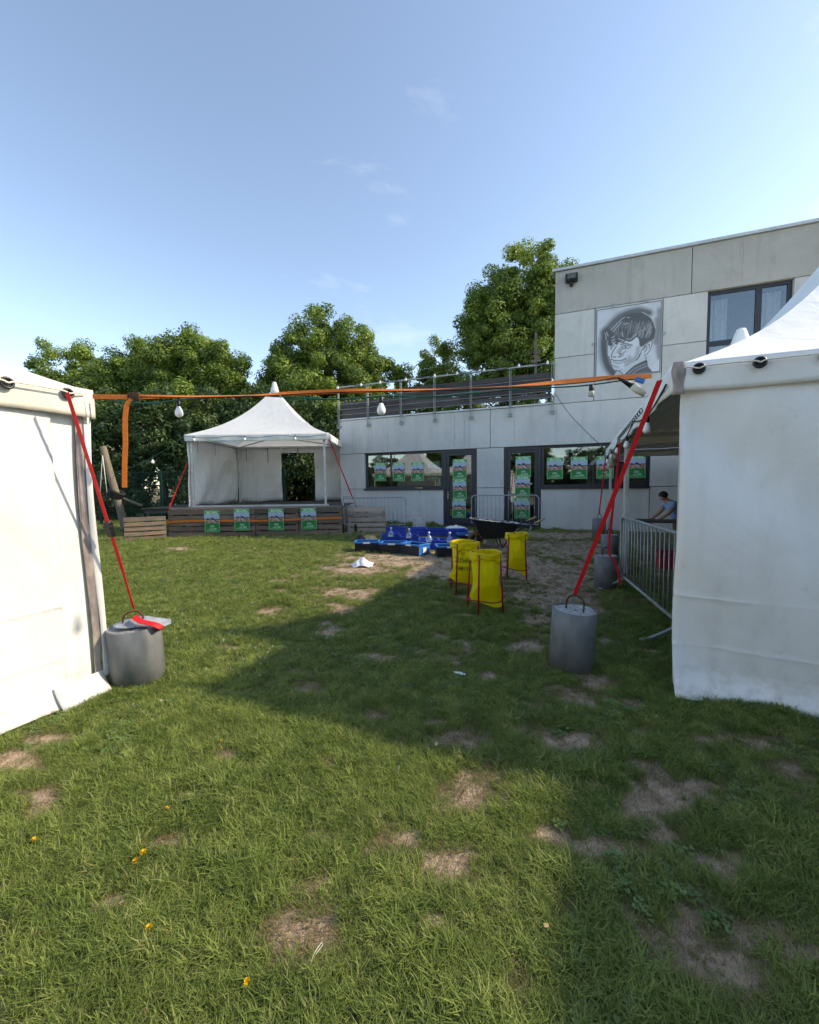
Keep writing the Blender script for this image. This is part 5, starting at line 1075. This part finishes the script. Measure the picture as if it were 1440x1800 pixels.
# ------------------------------------------------------------------ trees
def tree(name, label, base, lobes, nclump, nleaf, size, mat='leaf', seed=0, group=None, trunk_h=None, crad=.55, flat=.6, updir=.4):
    """lobes = list of (dx, dy, z, rx, ry, rz) ellipsoids making up the crown"""
    t = thing(name, label, 'tree', base, 0, group); r = np.random.default_rng(seed); C = []; vol = np.array([l[3] * l[4] * l[5] for l in lobes]) ** .67; vol /= vol.sum()
    for l, f_ in zip(lobes, vol):
        l = tuple(l[:3]) + tuple(1.1 * q for q in l[3:6]); n = max(8, int(1.5 * nclump * f_)); d = r.normal(0, 1, (n, 3)); d /= np.linalg.norm(d, axis=1)[:, None]; rad = r.uniform(.35, 1.0, n) ** .5
        wob = 1 + .16 * fnoise(d[:, 0] * 4, d[:, 1] * 4 + d[:, 2] * 3, seed + 1, 2); C.append(np.array(l[:3]) + d * (rad * wob)[:, None] * np.array(l[3:6]))
    C = np.concatenate(C); C[:, 2] = np.maximum(C[:, 2], .25)
    q, tint = leaf_cloud(C, crad * r.uniform(.6, 1.25, len(C)), nleaf, size, seed + 2, flat, updir)
    q[:, :, 2] = np.maximum(q[:, :, 2], .04)
    link(bpy.data.objects.new('crown', leaf_mesh('crown', q, tint, MAT[mat])), t)
    H = max(l[2] for l in lobes); tr_ = MB(); th = trunk_h or H * .8; R0 = .035 * H * .5 + .09
    tr_.tube(spline([(0, 0, -.15), (.05, .02, th * .35), (-.04, .05, th * .7), (.03, 0, th)], 14), np.linspace(R0, R0 * .25, 14), 10)
    for l in lobes:
        z0_ = min(th * .85, max(.5, l[2] - l[5] * .9)); e = np.array(l[:3]) + (0, 0, l[5] * .25); s0 = np.array([0, 0, z0_ * .9])
        tr_.tube(spline([s0, s0 * .5 + e * .5 + (0, 0, -.15), e], 8), np.linspace(R0 * .45, .02, 8), 7)
    tr_.build('trunk', MAT['bark'], t, True); return t
def tb_(px, Y): p = at_depth(px, 900, Y); return (p[0], p[1], float(gz(p[0], p[1])))
def lobe(px, py, Y, rx, rz, base, ry=None):
    p = at_depth(px, py, Y); return (p[0] - base[0], p[1] - base[1], p[2] - base[2], rx, ry or rx * .9, rz)
gt = 'trees behind the stage and the building'
b = tb_(118, 26); tree('broadleaf_tree', 'broad leafy tree behind the cream tent at the far end of the tree line', b, [lobe(120, 668, 26, 2.0, 2.35, b), lobe(70, 715, 26, 1.7, 1.9, b), lobe(160, 705, 25.5, 1.6, 1.9, b), lobe(110, 790, 26, 2.6, 2.3, b)], 190, 290, .13, seed=10, group=gt)
b = tb_(225, 24); tree('broadleaf_tree', 'darker leafy tree filling the gap above the mesh fence post', b, [lobe(215, 665, 24, 1.5, 1.6, b), lobe(260, 655, 24.3, 1.4, 1.6, b), lobe(225, 740, 23.5, 2.3, 2.6, b)], 150, 290, .125, 'leaf', 20, group=gt)
b = tb_(350, 23); tree('broadleaf_tree', 'leafy green tree directly behind the left corner of the stage tent', b, [lobe(350, 690, 23, 2.3, 2.2, b), lobe(350, 640, 23, 1.6, 1.75, b), lobe(300, 660, 23, 1.35, 1.6, b), lobe(398, 660, 22.6, 1.25, 1.7, b), lobe(350, 745, 22.6, 2.6, 2.6, b), lobe(420, 720, 23, .95, 1.6, b)], 270, 300, .13, seed=30, group=gt)
b = tb_(578, 23.5); tree('broadleaf_tree', 'big rounded maple tree behind the stage tent peak and the building corner', b, [lobe(575, 672, 23.6, 3.0, 2.7, b), lobe(570, 630, 23.5, 2.0, 2.45, b), lobe(510, 660, 23.5, 1.55, 2.2, b), lobe(632, 655, 23.3, 1.6, 2.1, b), lobe(478, 715, 23, 1.0, 1.7, b), lobe(685, 690, 23.8, 1.35, 1.6, b), lobe(575, 740, 23, 3.6, 2.6, b), lobe(560, 840, 23, 3.4, 2.2, b)], 420, 310, .135, seed=40, group=gt)
b = tb_(775, 27); tree('broadleaf_tree', 'small dark pointed tree between the maple and the tall tree beyond the terrace', b, [lobe(772, 650, 27, 1.15, 1.9, b), lobe(752, 690, 27, 1.0, 1.4, b), lobe(790, 720, 27, 1.8, 2.0, b)], 110, 260, .13, 'leaf', 50, group=gt)
b = tb_(900, 24.5); tree('broadleaf_tree', 'tall maple tree rising behind the terrace railing beside the upper wall', b, [lobe(915, 580, 24.6, 2.3, 3.0, b), lobe(935, 500, 24.5, 1.75, 2.1, b), lobe(880, 545, 24.5, 1.6, 2.1, b), lobe(975, 560, 24.3, 2.0, 2.7, b), lobe(850, 580, 24.2, 1.4, 1.8, b), lobe(905, 630, 24, 2.6, 2.4, b), lobe(845, 650, 23.6, 1.1, 1.5, b), lobe(960, 690, 24, 2.6, 2.4, b)], 410, 310, .135, seed=60, group=gt)
# dark conifers closing the view behind the fence
for i, (px, Y, w, topy) in enumerate(((120, 20.5, 1.7, 735), (205, 20, 1.6, 700), (290, 19.8, 1.7, 690), (375, 19.7, 1.6, 700), (455, 19.9, 1.7, 690), (540, 19.6, 1.7, 700), (620, 20.3, 1.6, 720))):
    b = tb_(px, Y); tz = at_depth(px, topy, Y)[2] - b[2]
    tree('conifer_tree', ['dense dark conifer behind the cream tent corner', 'dense dark conifer behind the leaning log post', 'dense dark conifer behind the mesh fence post', 'dense dark conifer behind the left wall of the stage tent', 'dense dark conifer behind the stage tent back corner', 'dense dark conifer behind the doorway of the stage tent', 'dense dark conifer behind the concrete building corner'][i], b,
         [(0, 0, tz * .25, w, w * .8, tz * .28), (.1, 0, tz * .55, w * .95, w * .75, tz * .3), (0, .1, tz * .8, w * .7, w * .6, tz * .24)], 140, 100, .17, 'leaf_dark', 100 + i * 7, 'conifers behind the fence', flat=.38, updir=-.1, crad=.5)
# trees behind the photographer, seen only mirrored in the windows
src = [o for o in bpy.data.objects if o.name.startswith('broadleaf_tree') and o.parent is None]
for i, (x, y) in enumerate(((-31, -27), (-17, -30), (-3, -31), (12, -30))):
    c = copy_tree(src[(3, 0, 5, 3, 2, 3, 5)[i]]); c.location = (x, y, 0); c.rotation_euler = (0, 0, 1.3 * i); c['label'] = 'leafy tree of the row behind the photographer, mirrored in the windows'; c['group'] = 'trees behind the photographer'

for i, px in enumerate((700, 775, 850, 925, 995)):
    b = tb_(px, 28.5 + (i % 2)); tree('conifer_tree', 'dense conifer beyond the roof terrace, ' + ['behind the maple', 'below the small pointed tree', 'left of the tall maple trunk', 'behind the tall maple trunk', 'beside the upper wall'][i], b, [(0, 0, 1.8, 2.0, 1.5, 2.0), (0, 0, 4.0, 1.9, 1.4, 2.0), (0, 0, 5.6, 1.3, 1.2, 1.5)], 90, 130, .2, 'leaf_dark', 300 + i, 'conifers behind the fence', flat=.38, updir=-.1, crad=.6)
src2 = [o for o in bpy.data.objects if o.name.startswith('conifer_tree') and o.parent is None]
for i in range(18):
    c = copy_tree(src2[i % 7]); c.location = (-42 + i * 3.0, -23 - 1.2 * math.sin(i * 1.9), 0); c.scale = (1.35, 1.1, 0.88 + .1 * math.sin(i * 2.3)); c.rotation_euler = (0, 0, i * .9)
    c['label'] = 'dense conifer of the hedge behind the photographer, mirrored in the windows'; c['group'] = 'conifers behind the photographer'

for i in range(9):
    c = copy_tree(src2[(i * 3) % 7]); c.location = (-27 - 1.0 * math.sin(i * 2.1), -19 + i * 3.1, 0); c.scale = (1.35, 1.2, 0.75 + .1 * math.sin(i * 2.9)); c.rotation_euler = (0, 0, i * .7)
    c['label'] = 'dense conifer of the hedge behind the cream tent, mirrored in the windows'; c['group'] = 'conifers behind the cream tent'

# ------------------------------------------------------------------ grass
def tuft(name, nb, rad, hmin, hmax, wid, seed, mat, lay=.6):
    r = np.random.default_rng(seed); mb = MB()
    for i in range(nb):
        a = r.uniform(0, 6.28); q = rad * math.sqrt(r.uniform(0, 1)); bx, by = q * math.cos(a), q * math.sin(a); h = r.uniform(hmin, hmax); d = r.uniform(0, 6.28); l = r.uniform(.15, lay) * h * 1.6
        w = wid * r.uniform(.7, 1.3); dx, dy = math.cos(d), math.sin(d); ox, oy = -dy * w / 2, dx * w / 2
        p1 = np.array([bx + dx * l * .35, by + dy * l * .35, h * .62]); p2 = np.array([bx + dx * l, by + dy * l, h * r.uniform(.75, 1)])
        mb.add([(bx - ox, by - oy, -.004), (bx + ox, by + oy, -.004), p1 + (ox * .8, oy * .8, 0), p1 - (ox * .8, oy * .8, 0), p2], [(0, 1, 2, 3), (3, 2, 4)])
    return bpy.data.objects.new(name, mb.mesh(name, mat, False))
gcol = bpy.data.collections.new('grass_sources')
for k in range(4): gcol.objects.link(tuft('tuft_a%d' % k, 26, .058, .016, .052, .0036, 200 + k, MAT['grass'], 1.35))
for k in range(2): gcol.objects.link(tuft('tuft_b%d' % k, 18, .03, .03, .075, .0042, 230 + k, MAT['grass'], 1.0))
def disc_leaf(name, seed):
    r = np.random.default_rng(seed); mb = MB()
    for i in range(12):
        x, y = r.uniform(-.05, .05, 2); z = r.uniform(.018, .035); a0 = r.uniform(0, 6.28)
        for k in range(3):
            a = a0 + k * 2.09; cx_, cy2 = x + .008 * math.cos(a), y + .008 * math.sin(a); mb.add([(cx_ + .0085 * math.cos(q), cy2 + .0085 * math.sin(q), z + .004 * math.cos(q - a)) for q in np.arange(6) * math.pi / 3], [tuple(range(6))])
    return bpy.data.objects.new(name, mb.mesh(name, MAT['weed'], False))
wcol = bpy.data.collections.new('weed_sources'); wcol.objects.link(disc_leaf('clover_a', 1)); wcol.objects.link(disc_leaf('clover_b', 2))
def plantain(name, seed):
    r = np.random.default_rng(seed); mb = MB()
    for i in range(9):
        a = r.uniform(0, 6.28); L_ = r.uniform(.04, .085); d = np.array([math.cos(a), math.sin(a), 0]); w = np.array([-d[1], d[0], 0]) * r.uniform(.008, .016)
        mb.add([(0, 0, .004), d * L_ * .4 + w + (0, 0, .018), d * L_ + (0, 0, .012), d * L_ * .4 - w + (0, 0, .018)], [(0, 1, 2, 3)])
    return bpy.data.objects.new(name, mb.mesh(name, MAT['weed'], False))
wcol.objects.link(plantain('plantain_a', 5))
dcol = bpy.data.collections.new('dry_sources'); dcol.objects.link(tuft('dry_a', 22, .06, .008, .03, .0026, 301, MAT['dryblade'], 1.6)); dcol.objects.link(tuft('dry_b', 22, .06, .008, .03, .0026, 302, MAT['dryblade'], 1.6))
fcol = bpy.data.collections.new('flower_sources')
def clover_head():
    r = np.random.default_rng(9); mb = MB(); mb.tube([(0, 0, 0), (.004, 0, .05)], .0012, 4)
    for i in range(34):
        d = r.normal(0, 1, 3); d /= np.linalg.norm(d); c = np.array([.004, 0, .055]) + d * .006; t = np.cross(d, (.3, .5, .8)); t /= np.linalg.norm(t); mb.add([c - t * .0015, c + t * .0015, c + d * .006 + t * .001, c + d * .006 - t * .001], [(0, 1, 2, 3)])
    return bpy.data.objects.new('clover_head', mb.mesh('clover_head', MAT['petal_white']))
fcol.objects.link(clover_head())
def scatter(name, pts, scl, col, label, cat, seed):
    r = np.random.default_rng(seed); me = bpy.data.meshes.new(name); n = len(pts); me.vertices.add(n); me.vertices.foreach_set('co', pts.astype(np.float32).ravel())
    a = me.attributes.new('rot', 'FLOAT_VECTOR', 'POINT'); a.data.foreach_set('vector', np.c_[r.normal(0, .12, n), r.normal(0, .12, n), r.uniform(0, 6.28, n)].astype(np.float32).ravel())
    a = me.attributes.new('scl', 'FLOAT', 'POINT'); a.data.foreach_set('value', scl.astype(np.float32))
    o = bpy.data.objects.new(name, me); link(o); tag(o, label, cat, kind='stuff')
    ng = bpy.data.node_groups.new(name, 'GeometryNodeTree'); ng.interface.new_socket('Geometry', in_out='INPUT', socket_type='NodeSocketGeometry'); ng.interface.new_socket('Geometry', in_out='OUTPUT', socket_type='NodeSocketGeometry')
    N, L = ng.nodes, ng.links; gi, go = N.new('NodeGroupInput'), N.new('NodeGroupOutput'); ip = N.new('GeometryNodeInstanceOnPoints'); ci = N.new('GeometryNodeCollectionInfo')
    ci.inputs['Collection'].default_value = col; ci.inputs['Separate Children'].default_value = True; ci.inputs['Reset Children'].default_value = True; ip.inputs['Pick Instance'].default_value = True
    ra = N.new('GeometryNodeInputNamedAttribute'); ra.data_type = 'FLOAT_VECTOR'; ra.inputs['Name'].default_value = 'rot'; sa = N.new('GeometryNodeInputNamedAttribute'); sa.data_type = 'FLOAT'; sa.inputs['Name'].default_value = 'scl'
    L.new(gi.outputs[0], ip.inputs['Points']); L.new(ci.outputs[0], ip.inputs['Instance']); L.new(ra.outputs[0], ip.inputs['Rotation']); L.new(sa.outputs[0], ip.inputs['Scale']); L.new(ip.outputs[0], go.inputs[0])
    m = o.modifiers.new('scatter', 'NODES'); m.node_group = ng; return o
def rand_area(n, y0, y1, seed):
    r = np.random.default_rng(seed); y = np.sqrt(r.uniform(y0 ** 2, y1 ** 2, n)); x = r.uniform(-1.08, 1.08, n) * y
    p = np.c_[x, y, np.zeros(n)]; rl_ = p - CL; ok = ~((rl_ @ TU < .03) & (rl_ @ TV < .02))                       # not under the cream tent
    rr_ = p - CR; ok &= ~((rr_ @ TU > .45) & (rr_ @ TV > .3)) ; ok &= ~((rr_ @ TU > 4.6))
    ok &= ((p - B0) @ V < -.02) | (x < B0[0] - .1); sg = p - SA; ok &= ~((sg @ SV > .02) & (sg @ SU > -.9) & (sg @ SU < SL + .1))
    p = p[ok]; p[:, 2] = gz(p[:, 0], p[:, 1]); return p
allp, alls = [], []; dryp, drys = [], []
for (n, y0, y1, s, sd2) in ((30000, .85, 3.4, .8, 1), (34000, 3.4, 6.5, .95, 2), (34000, 6.5, 11.5, 1.15, 3), (22000, 11.5, 19, 1.5, 4)):
    p = rand_area(n, y0, y1, 400 + sd2); m = bare_mask(p[:, 0], p[:, 1]); r = np.random.default_rng(sd2); keep = r.uniform(0, 1, len(p)) > m ** .8 * .96
    tall = 1 + .3 * fnoise(p[:, 0] * 2.2, p[:, 1] * 2.2, 17, 3) + .35 * fnoise(p[:, 0] * 9, p[:, 1] * 9, 18, 3); allp.append(p[keep]); alls.append((s * r.uniform(.65, 1.2, len(p)) * tall * (1 - .6 * m))[keep])
    kd = (r.uniform(0, 1, len(p)) < .2 + .45 * m * (1 - m) * 4 * .5 + .12 * m); dryp.append(p[kd]); drys.append((s * r.uniform(.6, 1.1, len(p)))[kd])
scatter('lawn_grass', np.concatenate(allp), np.concatenate(alls), gcol, 'short green grass of the lawn', 'grass', 5)
scatter('dry_grass', np.concatenate(dryp), np.concatenate(drys), dcol, 'dry yellow grass blades on the worn lawn patches', 'grass', 6)
p = rand_area(9000, .9, 7, 500); k = (fnoise(p[:, 0] * 1.6, p[:, 1] * 1.6, 23, 3) > .12) & (bare_mask(p[:, 0], p[:, 1]) < .5); scatter('clover_leaves', p[k], np.random.default_rng(3).uniform(.45, .85, k.sum()), wcol, 'low clover leaves growing among the grass', 'clover', 7)
p = rand_area(2600, 1.0, 11, 600); k = (fnoise(p[:, 0] * 1.1, p[:, 1] * 1.1, 29, 3) > .12) & (p[:, 0] < .6 + .02 * p[:, 1]) & (bare_mask(p[:, 0], p[:, 1]) < .5); scatter('clover_flowers', p[k], np.random.default_rng(4).uniform(.5, .9, k.sum()), fcol, 'white clover flower heads dotted over the lawn', 'clover flowers', 8)
# dandelions, one by one
dm = None
for i, (px, py) in enumerate(((53, 1493), (254, 1515), (250, 1522), (268, 1643), (438, 1738), (384, 1311), (294, 1436))):
    P = at_ground(px, py); P = P + (0, 0, 0); 
    if dm is None:
        r = np.random.default_rng(2); t = thing('dandelion', 'yellow dandelion flower standing in the sunny lawn', 'dandelion', P, 0, 'dandelions in the lawn'); mb = MB()
        for k in range(46):
            a = r.uniform(0, 6.28); e = r.uniform(.1, 1.2); d = np.array([math.cos(a) * math.cos(e), math.sin(a) * math.cos(e), math.sin(e)]); w = np.cross(d, (0, 0, 1)); w /= np.linalg.norm(w) + 1e-9; c = np.array([0, 0, .052]); mb.add([c + w * .0014, c - w * .0014, c + d * .0165 - w * .002, c + d * .0165 + w * .002], [(0, 1, 2, 3)])
        mb.build('flower_head', MAT['petal_yellow'], t); MB().tube([(0, 0, -.005), (.001, 0, .053)], .0016, 6).build('stem', MAT['weed'], t); dm = t
    else:
        t = copy_tree(dm); t.location = P
    t.rotation_euler = (.25 * math.sin(i * 2.1) - .25, .25 * math.cos(i * 1.7), i); t.scale = (.72 + .12 * math.sin(i), ) * 3
